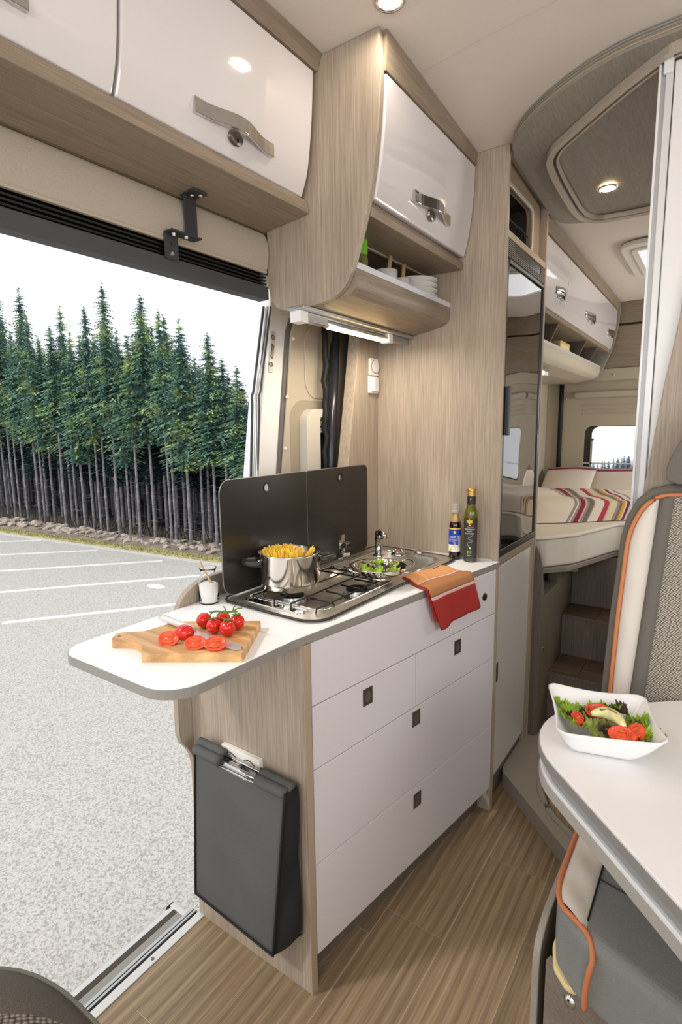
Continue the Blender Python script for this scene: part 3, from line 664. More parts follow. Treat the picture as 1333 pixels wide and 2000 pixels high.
# ------------------------------------------------------------------ tall fridge cabinet
fc = thing('fridge_cabinet', 'floor to ceiling oak cabinet housing the black fridge', 'cabinet', (-.8, 2.0, 0))
def slab_y(y0, y1, x0, x1, z0, inset=0):
    """upright panel whose top follows the ceiling"""
    m = M(); V = [m.bm.verts.new(p) for p in [(x0, y0, z0), (x1, y0, z0), (x1, y1, z0), (x0, y1, z0), (x0, y0, zc(y0)-.001), (x1, y0, zc(y0)-.001), (x1, y1, zc(y1)-.001), (x0, y1, zc(y1)-.001)]]
    for f in [(0, 3, 2, 1), (4, 5, 6, 7), (0, 1, 5, 4), (1, 2, 6, 5), (2, 3, 7, 6), (3, 0, 4, 7)]: m.bm.faces.new([V[i] for i in f])
    return m
slab_y(1.766, 1.780, -1.10, -.588, .0).obj('side_panel', W_Z, fc, bevel=.0015)
slab_y(2.212, 2.230, -1.04, -.588, .06).obj('side_panel', W_Z, fc, bevel=.0015)
B(-1.04, -.60, 1.780, 2.212, .895, .918).obj('middle_shelf', W_Y, fc)
B(-.605, -.589, 1.780, 2.229, .896, .922).obj('rail', W_Y, fc, bevel=.001)
B(-1.04, -1.02, 1.780, 2.212, .06, 2.15).obj('back_panel', W_DK, fc)
B(-.603, -.589, 1.780, 2.212, 1.9465, 1.968).obj('rail', W_EDGE, fc, bevel=.001)
M().plate([(1.780, 1.968), (2.212, 1.968), (2.212, 2.175), (1.780, 2.20)], [rrect(1.790, 2.088, 1.975, 2.118, .03)], 'x', -.628, -.612).obj('compartment_face', pm('oak_recess', (150, 130, 108), .5), fc, bevel=.001)
M().plate(rrect(1.782, 2.102, 1.969, 2.128, .035), [rrect(1.794, 2.084, 1.979, 2.114, .026)], 'x', -.613, -.604).obj('compartment_trim', CREAMALU, fc, bevel=.002)
for a in ((-1.0, -.628, 1.781, 2.11, 1.955, 1.960), (-1.0, -.628, 1.781, 2.11, 2.13, 2.135), (-1.0, -.995, 1.781, 2.11, 1.96, 2.13), (-1.0, -.628, 2.10, 2.105, 1.96, 2.13)): B(*a).obj('compartment_liner', pm('dark_liner', (52, 44, 36), .7) if not bpy.data.materials.get('dark_liner') else bpy.data.materials['dark_liner'], fc)
m = M()
for k in range(9): m.tube([(-.622, 1.795+.036*k-.03*j/6*2, 1.978+.012*j+(.003 if j % 2 else 0)) for j in range(6) if 1.785 < 1.795+.036*k-.03*j/6*2 < 2.086], .0012, 5) if k > 1 else None
for k in range(8): m.tube([(-.620, 1.80+.036*k+.01*j, 1.978+.011*j) for j in range(6) if 1.80+.036*k+.01*j < 2.084], .0012, 5) if 1.80+.036*k+.01 < 2.084 else None
m.tube([(-.620, 1.80, 2.036), (-.620, 1.9, 2.030), (-.620, 2.0, 2.034), (-.620, 2.082, 2.030)], .002, 6)
m.obj('storage_net', NETM, fc, kind='stuff')
d = M().prism([(1.783, .112), (2.150, .112), (2.156, .893), (1.778, .893)], 'x', -.606, -.589).obj('lower_door', pm('door_grey_gloss', (206, 201, 194), .18, coat=.4), fc, bevel=.002)
B(-.5895, -.5865, 1.782, 1.800, .475, .545).obj('flush_handle', NICKEL, d, bevel=.001)
B(-.606, -.592, 2.158, 2.212, .06, .896).obj('stile', W_Z, fc, bevel=.001)
B(-.62, -.606, 1.782, 2.158, 0, .108).obj('plinth', W_STEP, fc)
M().prism([(-.66, .062), (-.558, .062), (-.556, .74)]+smoothpts2([(-.558, .79), (-.566, .83), (-.578, .87), (-.60, .905)], 4)+[(-.66, .905)], 'y', 2.231, 2.247).obj('side_cheek', W_STEP, fc, bevel=.002)

fr = thing('refrigerator', 'tall built-in fridge with mirror black door and vent grille', 'refrigerator', (-.75, 2.0, .925))
B(-1.0, -.606, 1.782, 2.205, .925, 1.94).obj('body', BLK, fr)
d = M().grid(lambda u, v: (-.5925+.0016*math.sin(v*9+u*2)*math.sin(u*PI)-.001*math.cos(u*6), 1.800+.398*u, .950+.922*v), 24, 60)
d.obj('door', FRIDGE, fr, smooth=True)
door = [o for o in fr.children if o.name.startswith('door')][0]
M().plate([(1.782, .926), (2.210, .926), (2.210, 1.884), (1.782, 1.884)], [[(1.798, .948), (2.198, .948), (2.198, 1.874), (1.798, 1.874)]], 'x', -.606, -.589).obj('door_frame', BLACKG, fr, bevel=.002)
B(-.605, -.586, 1.80, 2.2, 1.874, 1.8835).obj('door_top_strip', pm('grey_strip', (110, 108, 106), .35), fr, bevel=.001)
B(-.589, -.572, 1.785, 1.806, 1.335, 1.492).obj('handle', pm('handle_grey', (40, 40, 42), .35), door, bevel=.004)
v = B(-.606, -.592, 1.781, 2.211, 1.889, 1.9455).obj('vent_panel', BLACKG, fr, bevel=.001)
for k in range(9):
    z = 1.893+.0058*k
    if k < 4: B(-.592, -.5895, 1.783, 2.209, z, z+.0028).obj('louvre', pm('louvre_grey', (120, 114, 104), .4) if not bpy.data.materials.get('louvre_grey') else bpy.data.materials['louvre_grey'], v)
    else:
        B(-.592, -.5895, 1.783, 1.85, z, z+.0028).obj('louvre', bpy.data.materials['louvre_grey'], v)
        B(-.592, -.5895, 2.163, 2.209, z, z+.0028).obj('louvre', bpy.data.materials['louvre_grey'], v)

# ------------------------------------------------------------------ kitchen base unit (front runs at an angle)
CA = .15454281
A0 = Vector((-.719, .885)); DR = Vector((math.sin(CA), math.cos(CA))); NR = Vector((math.cos(CA), -math.sin(CA)))
def fx(y): return -.719+(y-.885)*math.tan(CA)
def front(m, y0, y1, z0, z1, th=.016, out=0.0):
    """panel on the angled kitchen front between two Y values"""
    a = Vector((fx(y0), y0))+NR*out; b = Vector((fx(y1), y1))+NR*out; c = b-NR*th; d = a-NR*th
    return m.prism([tuple(a), tuple(b), tuple(c), tuple(d)], 'z', z0, z1)
kb = thing('kitchen_unit', 'kitchen base unit with white drawers and oak end panel beside the door', 'cabinet', (-.9, 1.3, 0))
M().prism([(-1.107, .882), (-.722, .882), (-.719, .900), (-1.107, .900)], 'z', 0, .894).obj('end_panel', W_Z, kb, bevel=.0015)
a = Vector((-.7215, .8815))
M().prism([tuple(a), tuple(a+NR*.004), tuple(a+NR*.004+DR*.019), tuple(a+DR*.019)], 'z', .0, .894).obj('panel_edging', W_EDGE, kb)
M().prism([(-1.09, 1.747), (fx(1.747)-.0, 1.747), (fx(1.765)-.0, 1.765), (-1.09, 1.765)], 'z', 0, .894).obj('end_panel', W_Z, kb, bevel=.001)
front(M(), .905, 1.742, .0, .09, .012, -.045).obj('plinth', W_STEP, kb)
front(M(), .902, 1.745, .10, .885, .012, -.022).obj('inner_frame', pm('drawer_gap_shadow', (150, 146, 150), .7), kb)
front(M(), .904, 1.744, .742, .892, .016).obj('front_panel', MATT, kb, bevel=.0012)
def drawer(y0, y1, z0, z1, hy, hz):
    d = front(M(), y0, y1, z0, z1).obj('drawer', MATT, kb, bevel=.0012)
    s = .029; a = Vector((fx(hy-s*.98/2*1.25), hy-s*.98/2*1.25)); b = Vector((fx(hy+s*.98/2*1.25), hy+s*.98/2*1.25))
    def P(u, z, o): p = a.lerp(b, u)+NR*o; return (p.x, p.y, z)
    m = M(); V = lambda *p: m.bm.verts.new(P(*p))
    z0_, z1_ = hz-.0225, hz+.0225
    # square flush plate with a recessed round finger cup
    outer = [(0, z0_), (1, z0_), (1, z1_), (0, z1_)]
    ring = [(.5+.32*math.cos(2*PI*k/20), hz+.015*math.sin(2*PI*k/20)) for k in range(20)]
    mm = M().plate([(u, z) for u, z in outer], [ring], 'y', 0, 1)
    for v in mm.bm.verts: q = P(v.co.x, v.co.z, .0015 if v.co.y > .5 else .0002); v.co = Vector(q)
    h = mm.obj('handle', NICKEL, d)
    m2 = M(); c = [m2.bm.verts.new(P(.5, hz, .0004))]
    prev = None; rings = [[m2.bm.verts.new(P(.5+(u-.5)*k, hz+(z-hz)*k, o)) for u, z in ring] for k, o in ((1, .0015), (.85, .0009), (.4, .0005))]
    for r1, r2 in zip(rings, rings[1:]):
        for i in range(20): m2.bm.faces.new([r1[i], r1[(i+1) % 20], r2[(i+1) % 20], r2[i]])
    for i in range(20): m2.bm.faces.new([rings[-1][i], rings[-1][(i+1) % 20], c[0]])
    m2.obj('finger_cup', pm('cup_dark', (104, 98, 88), .45, metal=.4) if not bpy.data.materials.get('cup_dark') else bpy.data.materials['cup_dark'], d, smooth=True)
drawer(.904, 1.297, .584, .739, 1.093, .694)
drawer(1.300, 1.744, .584, .739, 1.512, .694)
drawer(.904, 1.744, .339, .581, 1.300, .548)
drawer(.904, 1.744, .095, .336, 1.308, .289)
p = Vector((fx(1.671), 1.671)); mm = M().lathe([(.013, 0), (.012, .003), (.008, .004), (0, .004)], (0, 0, 0), 20, 'x'); mm.xf(Matrix.Translation((p.x, p.y, .815)) @ Matrix.Rotation(-CA, 4, 'Z'))
mm.obj('round_lock', BLK, kb)
# rear upstand of the unit in the doorway, with rounded head and stepped foot
bp_ = [(1.06, 0), (1.06, .974)]+smoothpts2([(1.0, .975), (.95, .972), (.905, .958), (.872, .935), (.855, .905)], 5)+[(.838, .86), (.838, .60)]+smoothpts2([(.838, .575), (.845, .55), (.868, .515), (.880, .48), (.883, .44)], 4)+[(.883, 0)]
M().prism(bp_, 'x', -1.126, -1.1075).obj('rear_upstand', W_Z, kb, bevel=.002)

wt = thing('worktop', 'white kitchen worktop with grey edge band carrying the hob', 'worktop', (-.9, 1.3, .895))
fe = lambda y: -.7245+(y-.853)*math.tan(CA)
WTP = [(-1.106, .857), (fe(.857), .857), (fe(1.7655), 1.7655), (-1.06, 1.7655), (-1.06, 1.5), (-1.106, 1.5)]
HOBX = rrect(-1.045, -.735, .975, 1.715, .03)
M().plate(WTP, [HOBX], 'z', .8955, .915).obj('top', TOP, wt, bevel=.001)
M().prism([(fe(.857)+.0002, .857), (fe(1.765)+.0002, 1.765), (fe(1.765)+.0016, 1.765), (fe(.857)+.0016, .857)], 'z', .8958, .9135).obj('edge_band', EDGE, wt)
M().prism([(-1.057, 1.7655), (-.605, 1.7655), (-.605, 1.758), (-1.057, 1.758)], 'z', .9152, .921).obj('rear_seal', ALUL, wt)

fw = thing('folding_worktop', 'white fold-out worktop flap with rounded corners and grey edge reaching past the end panel', 'worktop', (-.9, .7, .88))
fpts = rpoly([(-1.106, .854), (-1.101, .545), (-.738, .545), (fe(.854), .854)], [0, .055, .075, 0], 8)
M().prism(fpts, 'z', .8955, .915).obj('top', TOP, fw, bevel=.0012)
op = rpoly([(-1.1078, .854), (-1.1028, .5432), (-.7365, .5432), (fe(.854)+.0018, .854)], [0, .0568, .0768, 0], 8)
m = M(); inn = fpts; n = len(op)
for (a, b, c, d) in zip(op, op[1:], inn[1:], inn):
    va = [m.bm.verts.new((p[0], p[1], z)) for p in (a, b) for z in (.8950, .9135)]
    vb = [m.bm.verts.new((p[0], p[1], z)) for p in (d, c) for z in (.8950, .9135)]
    for f in ((va[0], va[2], va[3], va[1]), (va[1], va[3], vb[3], vb[1]), (va[0], vb[0], vb[2], va[2])): m.bm.faces.new(f)
m.obj('edge_band', EDGE, fw)
B(-.80, -.775, .80, .83, .868, .895).obj('support_catch', BLK, fw, bevel=.003)

t = thing('wall_socket', 'white double socket with round covers on the oak end panel above the black bag', 'socket', (-.92, .88, .505))
B(-.984, -.853, .868, .8815, .507, .579).obj('cover_plate', CREAM, t, bevel=.0015)
for x in (-.950, -.887):
    M().lathe([(.0265, 0), (.027, .0015), (.0245, .0018), (.0235, -.002), (0, -.002)], (x, .868, .543), 28, 'y').xf(Matrix.Identity(4)).obj('round_cover', pm('socket_white', (236, 232, 226), .3) if not bpy.data.materials.get('socket_white') else bpy.data.materials['socket_white'], t)
    M().lathe([(.0245, -.0026), (.027, -.0026), (.0262, -.0012)], (x, .868, .543), 28, 'y').obj('chrome_ring', CHROME, t)

# ------------------------------------------------------------------ hanging bag
t = thing('waste_bag', 'dark grey nylon bag hanging from chrome rods on the oak end panel', 'bag', (-.9, .85, .13))
def bagp(u, v, side):
    x = -1.040+(.300)*u+(-.012 if side else 0); z = .135+.425*v-.025*u*(1-v)
    y = .832+.018*math.sin(u*PI)*0-(.006*math.sin(7*u+3*v)+.004*math.sin(13*v+u*5))*math.sin(PI*u)*math.sin(PI*min(1, v*1.2))
    x += -.035*(1-v)*(1-u)*0.9-.055*(1-v)*u
    return (x, y, z)
M().grid(lambda u, v: bagp(u, v, 0), 24, 30).obj('front_panel', BAGM, t, smooth=True, solid=.002)
def sidep(u, v):
    a = Vector(bagp(1, v, 0)); b = Vector((-.735+.004*math.sin(v*9), .868, .185+.375*v)); p = a.lerp(b, u); p.x += .010*math.sin(PI*u)*(1+.5*math.sin(v*11)); return p
M().grid(sidep, 6, 24).obj('side_gusset', BAGD, t, smooth=True)
M().grid(lambda u, v: (-1.045+.31*u, .872, .17+.39*v), 4, 4).obj('back_panel', BAGM, t, solid=.002)
M().grid(lambda u, v: Vector(bagp(u, 0, 0)).lerp(Vector((-1.045+.31*u, .872, .17)), v), 12, 4).obj('bottom_panel', BAGD, t, smooth=True)
M().grid(lambda u, v: Vector(bagp(0, v, 0)).lerp(Vector((-1.045, .872, .17+.39*v)), u), 4, 12).obj('side_gusset', BAGD, t, smooth=True)
edge = [bagp(0, v/14, 0) for v in range(14, 0, -1)]+[bagp(u/14, 0, 0) for u in range(15)]+[bagp(1, v/14, 0) for v in range(1, 15)]
M().tube([(p[0], p[1]-.002, p[2]) for p in edge], .0032, 6).obj('binding', BAGD, t, smooth=True)
def sleeve(x0, x1, y, z):
    M().tube([(x0+(x1-x0)*k/6, y, z-(x0+(x1-x0)*k/6+.9)*.02+.001*math.sin(k*2)) for k in range(7)], .0125, 10).obj('rod_sleeve', BAGM, t, smooth=True)
sleeve(-1.042, -.952, .834, .560); sleeve(-.830, -.742, .834, .560); sleeve(-1.048, -.958, .855, .566); sleeve(-.835, -.738, .855, .562)
M().tube([(-1.0, .834, .5625), (-.78, .834, .558)], .0062, 10).obj('rod', CHROME, t, smooth=True)
M().tube([(-1.0, .834, .5505), (-.78, .834, .546)], .0045, 10).obj('rod', CHROME, t, smooth=True)
M().tube([(-1.0, .855, .5665), (-.78, .855, .562)], .0045, 10).obj('rod', CHROME, t, smooth=True)
B(-.93, -.90, .834, .8815, .553, .562).obj('rod_bracket', CHROME, t)

# ------------------------------------------------------------------ hob, sink, tap
hb = thing('hob_sink', 'stainless hob and sink unit with black glass lids let into the white worktop', 'hob', (-.9, 1.34, .9))
oc = rpoly([(-1.062, .957), (-.728, .943), (-.712, 1.72), (-1.052, 1.757)], [.045, .06, .05, .045], 8)
ob = rpoly([(-1.0, 1.03), (-.765, 1.02), (-.758, 1.385), (-1.0, 1.385)], [.05]*4, 8)
os_ = rpoly([(-1.0, 1.44), (-.752, 1.44), (-.748, 1.685), (-1.0, 1.705)], [.06]*4, 8)
M().plate(oc, [ob, os_], 'z', .9155, .9215).obj('steel_top', STEEL, hb, bevel=.0015)
M().tube([(x, y, .9205) for x, y in oc], .0035, 6, closed=True).obj('rim', pm('rim_dark', (60, 58, 54), .35, metal=.7), hb, smooth=True)
def basin(loop, z0, z1, mat, name, slope=.86):
    cx = sum(p[0] for p in loop)/len(loop); cy = sum(p[1] for p in loop)/len(loop); m = M(); R = []
    for k, z in ((1, z0), (.985, z0-.004), (.95 if slope > .8 else .9, (z0+z1)/2), (slope, z1+.004), (slope*.93, z1), (0.0, z1)):
        R.append([m.bm.verts.new((cx+(x-cx)*k, cy+(y-cy)*k, z)) for x, y in loop] if k else [m.bm.verts.new((cx, cy, z1))])
    for a, b in zip(R, R[1:]):
        for i in range(len(a)):
            j = (i+1) % len(a)
            m.bm.faces.new([a[i], a[j], b[j], b[i]] if len(b) > 1 else [a[i], a[j], b[0]])
    bmesh.ops.recalc_face_normals(m.bm, faces=m.bm.faces[:]); return m.obj(name, mat, hb, smooth=True)
basin(ob, .9205, .898, STEEL, 'burner_well', .9); basin(os_, .9205, .80, STEEL, 'sink_bowl', .82)
M().prism(rrect(-.985, -.80, .993, 1.018, .010), 'z', .9215, .9235).obj('pressed_ridge', STEELP, hb, bevel=.001) if False else None
M().tube([(x, y, .9215) for x, y in rpoly([(-1.0, .985), (-.80, .972), (-.798, 1.004), (-.998, 1.016)], .014, 5)], .003, 8, closed=True).obj('pressed_ridge', STEELP, hb, smooth=True)
M().prism(rpoly([(-.996, .989), (-.804, .976), (-.802, 1.001), (-.994, 1.012)], .012, 5), 'z', .9216, .9222).obj('pressed_channel', STEELP, hb)
for lp in (ob, os_): M().tube([(x, y, .9212) for x, y in lp], .0028, 8, closed=True).obj('well_rim', STEELP, hb, smooth=True)
M().tube([(-1.012, 1.02, .922), (-1.012, 1.70, .922)], .004, 8).obj('pressed_ridge', STEELP, hb, smooth=True)
def burner(x, y, r, n=3):
    b = thing('t', None, None) if False else None
    s = M().lathe([(r*1.05, .898), (r*1.05, .903), (r*.95, .914), (r*.8, .914)], (x, y, 0), 36).obj('burner_ring', ALU, hb, smooth=False)
    M().lathe([(0, .919), (r*.86, .919), (r*.92, .9165), (r*.9, .912), (r*.7, .912)], (x, y, 0), 36).obj('burner_cap', ENAMEL, s)
    for k in range(24):
        a = 2*PI*k/24
    M().lathe([(r*1.35, .8985), (r*1.2, .901), (r*1.05, .9)], (x, y, 0), 36).obj('burner_base', STEELP, s, smooth=True)
burner(-.935, 1.105, .036); burner(-.815, 1.245, .034)
B(-.868, -.862, 1.028, 1.034, .898, .922).obj('ignition_pin', GOLD, hb)
def wire(pts, r=.0026, mt=ENAMEL, nm='pan_support'): M().tube(pts, r, 8).obj(nm, mt, hb, smooth=True)
ZS = .932
for x in (-.985, -.91, -.855, -.775): wire([(x, 1.0, .905), (x, 1.004, ZS), (x, 1.37, ZS), (x, 1.375, .905)])
for y in (1.07, 1.14, 1.21, 1.28): 
    wire([(-.99, y, ZS-.004), (-.95, y, ZS)]) if y < 1.2 else None
    wire([(-.845, y, ZS-.002), (-.775, y, ZS-.002), (-.760, y, .915)])
for y in (1.31, 1.35): wire([(-.99, y, ZS-.003), (-.775, y, ZS-.003)])
# lids
def lid(y0, y1, hole, name='glass_lid'):
    r = [.0, .0, .0, .0]
    pts = rpoly([(y0, .926), (y1, .926), (y1, 1.235), (y0, 1.235)], [.04 if y0 < 1 else .004, .03 if y1 > 1.6 else .003, .022 if y1 > 1.6 else .003, .035 if y0 < 1 else .003], 8)
    l = M().plate(pts, [circ(hole, 1.2015, .0115)], 'x', -1.052, -1.046).obj(name, BLACKG, hb)
    M().tube([(-1.049, y, z) for y, z in pts], .0018, 6, closed=True).obj('lid_edging', pm('lid_edge_grey', (150, 148, 144), .3, metal=.5) if not bpy.data.materials.get('lid_edge_grey') else bpy.data.materials['lid_edge_grey'], l, smooth=True)
    M().lathe([(.0115, -.001), (.015, -.001), (.015, .001), (.0115, .001), (.0115, -.001)], (-1.0455, hole, 1.2015), 24, 'x').obj('hole_ring', BLK, l)
    for yy in ((y0+.014,) if y0 < 1 else (y1-.014,)): M().lathe([(.0045, 0), (.0045, .0008), (0, .001)], (-1.046, yy, 1.214 if y0 < 1 else 1.222), 16, 'x').obj('rivet', BLK, l)
lid(.961, 1.319, 1.138); lid(1.323, 1.673, 1.501)
B(-1.046, -1.041, 1.483, 1.518, .945, 1.005).obj('lid_hinge', CHROME, hb, bevel=.001)
M().prism([(-1.041, .958), (-1.016, .965), (-1.014, .978), (-1.026, .984), (-1.041, .975)], 'y', 1.488, 1.513).obj('hinge_arm', CHROME, hb, bevel=.001)
B(-1.046, -1.022, 1.478, 1.523, .9215, .945).obj('hinge_foot', CHROME, hb, bevel=.002)
B(-1.046, -1.040, 1.19, 1.222, .9215, .95).obj('lid_hinge', BLK, hb, bevel=.001)
# tap
t = thing('faucet', 'small chrome swivel tap at the back corner of the sink', 'faucet', (-.955, 1.60, .92))
M().lathe([(.020, .9215), (.020, .926), (.013, .930), (.012, .975), (.014, .985)], (-.955, 1.60, 0), 24).obj('tap_body', CHROME, t, smooth=True)
M().tube([(-.955, 1.60, .985), (-.952, 1.597, 1.004), (-.940, 1.59, 1.010), (-.922, 1.58, 1.006), (-.912, 1.573, .996)], [.013, .014, .013, .011, .009], 14).obj('spout', CHROME, t, smooth=True)
t = thing('water_control', 'round chrome mixer control with red dot beside the tap', 'faucet control', (-.905, 1.65, .92))
M().lathe([(.026, .9215), (.026, .926), (.020, .934), (.012, .937), (0, .937)], (-.905, 1.65, 0), 24).obj('knob_base', CHROME, t, smooth=True)
for k in range(5):
    a = 2*PI*k/5; M().lathe([(0, .941), (.005, .940), (.007, .934), (.006, .930)], (-.905+.017*math.cos(a), 1.65+.017*math.sin(a), 0), 12).obj('knob_lobe', CHROME, t, smooth=True)
M().lathe([(0, .9395), (.004, .9390), (.004, .937)], (-.905, 1.65, 0), 12).obj('red_dot', pm('red_dot', (200, 40, 40), .4), t)
t = thing('sink_plug', 'black and chrome sink plug lying on the steel rim behind the tap control', 'plug', (-.85, 1.72, .92))
M().lathe([(.018, .9218), (.019, .926), (.012, .930), (0, .931)], (-.86, 1.722, 0), 20).obj('plug_body', CHROME, t, smooth=True)

# ------------------------------------------------------------------ pot with spaghetti
px, py = -.950, 1.115
t = thing('cooking_pot', 'polished steel pot with black side handles standing on the left burner', 'pot', (px, py, .935))
r = .083
M().lathe([(0, .9350), (r*.88, .9350), (r*.93, .939), (r*.93, .944), (r*.985, .950), (r, .956), (r, 1.028), (r*1.035, 1.0335), (r*1.03, 1.0355), (r*.985, 1.031), (r*.98, .960), (r*.9, .948), (0, .947)], (px, py, 0), 64).obj('pot_body', STEELP, t, smooth=True)
da = Vector((-.56, -.83)).normalized()  # handles lie across the view
da = Vector((-.64, -.77)).normalized()
for s in (1, -1):
    d2 = da*s; pr = Vector((-d2.y, d2.x)); P = lambda a, b, z: (px+d2.x*a+pr.x*b, py+d2.y*a+pr.y*b, z)
    M().tube([P(r-.002, -.024, 1.008), P(r+.012, -.024, 1.010), P(r+.030, -.020, 1.012), P(r+.040, -.008, 1.013), P(r+.040, .008, 1.013), P(r+.030, .020, 1.012), P(r+.012, .024, 1.010), P(r-.002, .024, 1.008)], [.009, .009, .0085, .008, .008, .0085, .009, .009], 12).obj('handle', pm('handle_soft_black', (52, 50, 46), .35) if not bpy.data.materials.get('handle_soft_black') else bpy.data.materials['handle_soft_black'], t, smooth=True)
    M().tube([P(r-.003, -.02, 1.010), P(r-.003, .02, 1.010)], .010, 8).obj('handle_bracket', CHROME, t, smooth=True)
m = M(); rnd = random.Random(3)
for k in range(300):
    a = rnd.uniform(0, 2*PI); q = math.sqrt(rnd.random())*.060
    bx, by = px+math.cos(a)*q*.75-.006, py+math.sin(a)*q*.75-.010; tx, ty = px+math.cos(a)*q*1.05-.012, py+math.sin(a)*q*1.05-.016
    if Vector((tx-px, ty-py)).length > .076: continue
    m.tube([(bx, by, .955), (tx, ty, 1.048+rnd.uniform(-.004, .008)-.25*((tx-px+.012)**2+(ty-py+.016)**2)/.06)], .0013, 5)
for k in range(26):
    a = .5+rnd.uniform(-.35, .35); m.tube([(px+.0+rnd.uniform(-.01, .02), py+.03+rnd.uniform(-.02, .01), .97), (px+.072*math.cos(a)+rnd.uniform(-.008, 0), py+.072*math.sin(a)-rnd.uniform(0, .01), 1.040+rnd.uniform(-.006, .006))], .0011, 5)
m.obj('spaghetti', PASTA, kind='stuff', label='dense bundle of dry yellow spaghetti standing up in the steel pot', category='spaghetti')

# ------------------------------------------------------------------ colander with salad
cx_, cy_, cr_ = -.785, 1.320, .083
t = thing('colander', 'polished steel colander with loop handles standing across the hob and sink', 'colander', (cx_, cy_, .933))
M().lathe([(.036, .9335), (.038, .9335), (.036, .942), (.034, .942)], (cx_, cy_, 0), 36).obj('foot_ring', STEELP, t, smooth=True)
m = M(); N = 72; prof = [(0, .940), (.030, .9405), (.048, .943), (.060, .948), (.066, .952), (.070, .956), (.0735, .960), (.076, .964), (.078, .968), (.0795, .971)]
rings = []
for rr, z in prof: rings.append([m.bm.verts.new((cx_, cy_, z))] if rr == 0 else [m.bm.verts.new((cx_+rr*math.cos(2*PI*k/N), cy_+rr*math.sin(2*PI*k/N), z)) for k in range(N)])
for i, (a, b) in enumerate(zip(rings, rings[1:])):
    for k in range(N):
        k2 = (k+1) % N
        if len(a) == 1: m.bm.faces.new([a[0], b[k], b[k2]]); continue
        if i in (3, 5, 7) and k % 3 == 0 and (k//9) % 2 == 0: continue
        m.bm.faces.new([a[k], a[k2], b[k2], b[k]])
m.obj('bowl', STEELP, t, smooth=True, solid=.0009)
M().lathe([(.0795, .970), (.086, .9725), (.0875, .9715), (.086, .970), (.0795, .9685)], (cx_, cy_, 0), 56).obj('rim', STEELP, t, smooth=True)
for s in (1, -1):
    d2 = Vector((-.55, -.83)).normalized()*s; pr = Vector((-d2.y, d2.x)); P = lambda a, b, z: (cx_+d2.x*a+pr.x*b, cy_+d2.y*a+pr.y*b, z)
    M().tube(smoothpts([P(.080, -.034, .966), P(.094, -.030, .969), P(.104, -.014, .974), P(.104, .014, .974), P(.094, .030, .969), P(.080, .034, .966)], 4), .0028, 8).obj('loop_handle', CHROME, t, smooth=True)
def leaf(c, size, mat, seed, name='lettuce_leaf', parent=None, tilt=(0, 0), wav=.28, **kw):
    rn = random.Random(seed); ph = rn.uniform(0, 6); R = []; m = M(); n = 150
    ctr = m.bm.verts.new((0, 0, 0)); prev = None
    for j, f in enumerate((.35, .7, .9, 1.0)):
        ring = []
        for k in range(n):
            a = 2*PI*k/n; rr = size*f*(1+.10*math.sin(3*a+ph)+.06*math.sin(7*a+ph*2)*f+.045*f*f*math.sin(19*a+ph))
            z = size*wav*.75*f*f*(math.sin(5*a+ph)+.7*math.sin(9*a+ph*3)+.8*f*math.sin(21*a+ph))*.7+size*.25*f*f
            ring.append(m.bm.verts.new((rr*math.cos(a), rr*.8*math.sin(a), z)))
        for k in range(n):
            k2 = (k+1) % n
            m.bm.faces.new([ctr, ring[k], ring[k2]] if prev is None else [prev[k], prev[k2], ring[k2], ring[k]][::1])
        prev = ring
    bmesh.ops.recalc_face_normals(m.bm, faces=m.bm.faces[:])
    m.xf(Matrix.Translation(c) @ Matrix.Rotation(rn.uniform(0, 6), 4, 'Z') @ Matrix.Rotation(tilt[0], 4, 'X') @ Matrix.Rotation(tilt[1], 4, 'Y'))
    return m.obj(name, mat, parent, smooth=True, **kw)
rn = random.Random(11)
lg = 'lettuce leaves in the colander'
for k in range(12):
    a = 2*PI*k/12*1.0; q = .030 if k % 2 else .048
    leaf((cx_+q*math.cos(a), cy_+q*math.sin(a), .962+.003*(k % 3)), .017, (LET1, LET1, LET3, LET2)[k % 4 if k % 5 else 0], 20+k, tilt=(rn.uniform(-.5, .5), rn.uniform(-.5, .5)), label='small curly lettuce leaf in the steel colander', category='lettuce', group=lg)

# ------------------------------------------------------------------ bottles
def bottle(x, y, prof, name, lab):
    t = thing(name, lab, 'bottle', (x, y, .915)); return t
t = bottle(-.727, 1.729, None, 'vinegar_bottle', 'dark balsamic bottle with clear cap and blue printed label beside the taller oil bottle')
bx, by, z0 = -.727, 1.729, .9152; R1 = .0205
M().lathe([(0, z0), (.018, z0), (R1, z0+.004), (R1*.97, z0+.02), (R1, z0+.035), (R1, z0+.105), (R1*.98, z0+.118), (.0175, z0+.130), (.0165, z0+.131), (0, z0+.131)], (bx, by, 0), 32).obj('bottle_body', BALS, t, smooth=True)
M().lathe([(.0175, z0+.131), (.0135, z0+.146), (.0115, z0+.156), (.0115, z0+.162), (0, z0+.162)], (bx, by, 0), 28).obj('bottle_shoulder', pm('amber_glass', (170, 140, 60), .1, coat=.4), t, smooth=True)
M().lathe([(.0125, z0+.158), (.0150, z0+.160), (.0150, z0+.168), (.0135, z0+.170), (.0135, z0+.190), (.0125, z0+.192), (0, z0+.192)], (bx, by, 0), 28).obj('cap', CLEARP, t, smooth=False)
def wrap(cx, cy, R, a0):
    return lambda u, v: (cx+R*math.sin(a0+u/R), cy-R*math.cos(a0+u/R), v)
AV = math.atan2(-bx, by)*-1  # label turned to face the aisle
def band(cx, cy, R, a0, a1, z0, z1, mat, parent, name):
    m = M(); n = 16
    for k in range(n):
        p = [a0+(a1-a0)*k/n, a0+(a1-a0)*(k+1)/n]
        v = [m.bm.verts.new((cx+R*math.sin(a), cy-R*math.cos(a), z)) for a, z in ((p[0], z0), (p[1], z0), (p[1], z1), (p[0], z1))]; m.bm.faces.new(v)
    return m.obj(name, mat, parent)
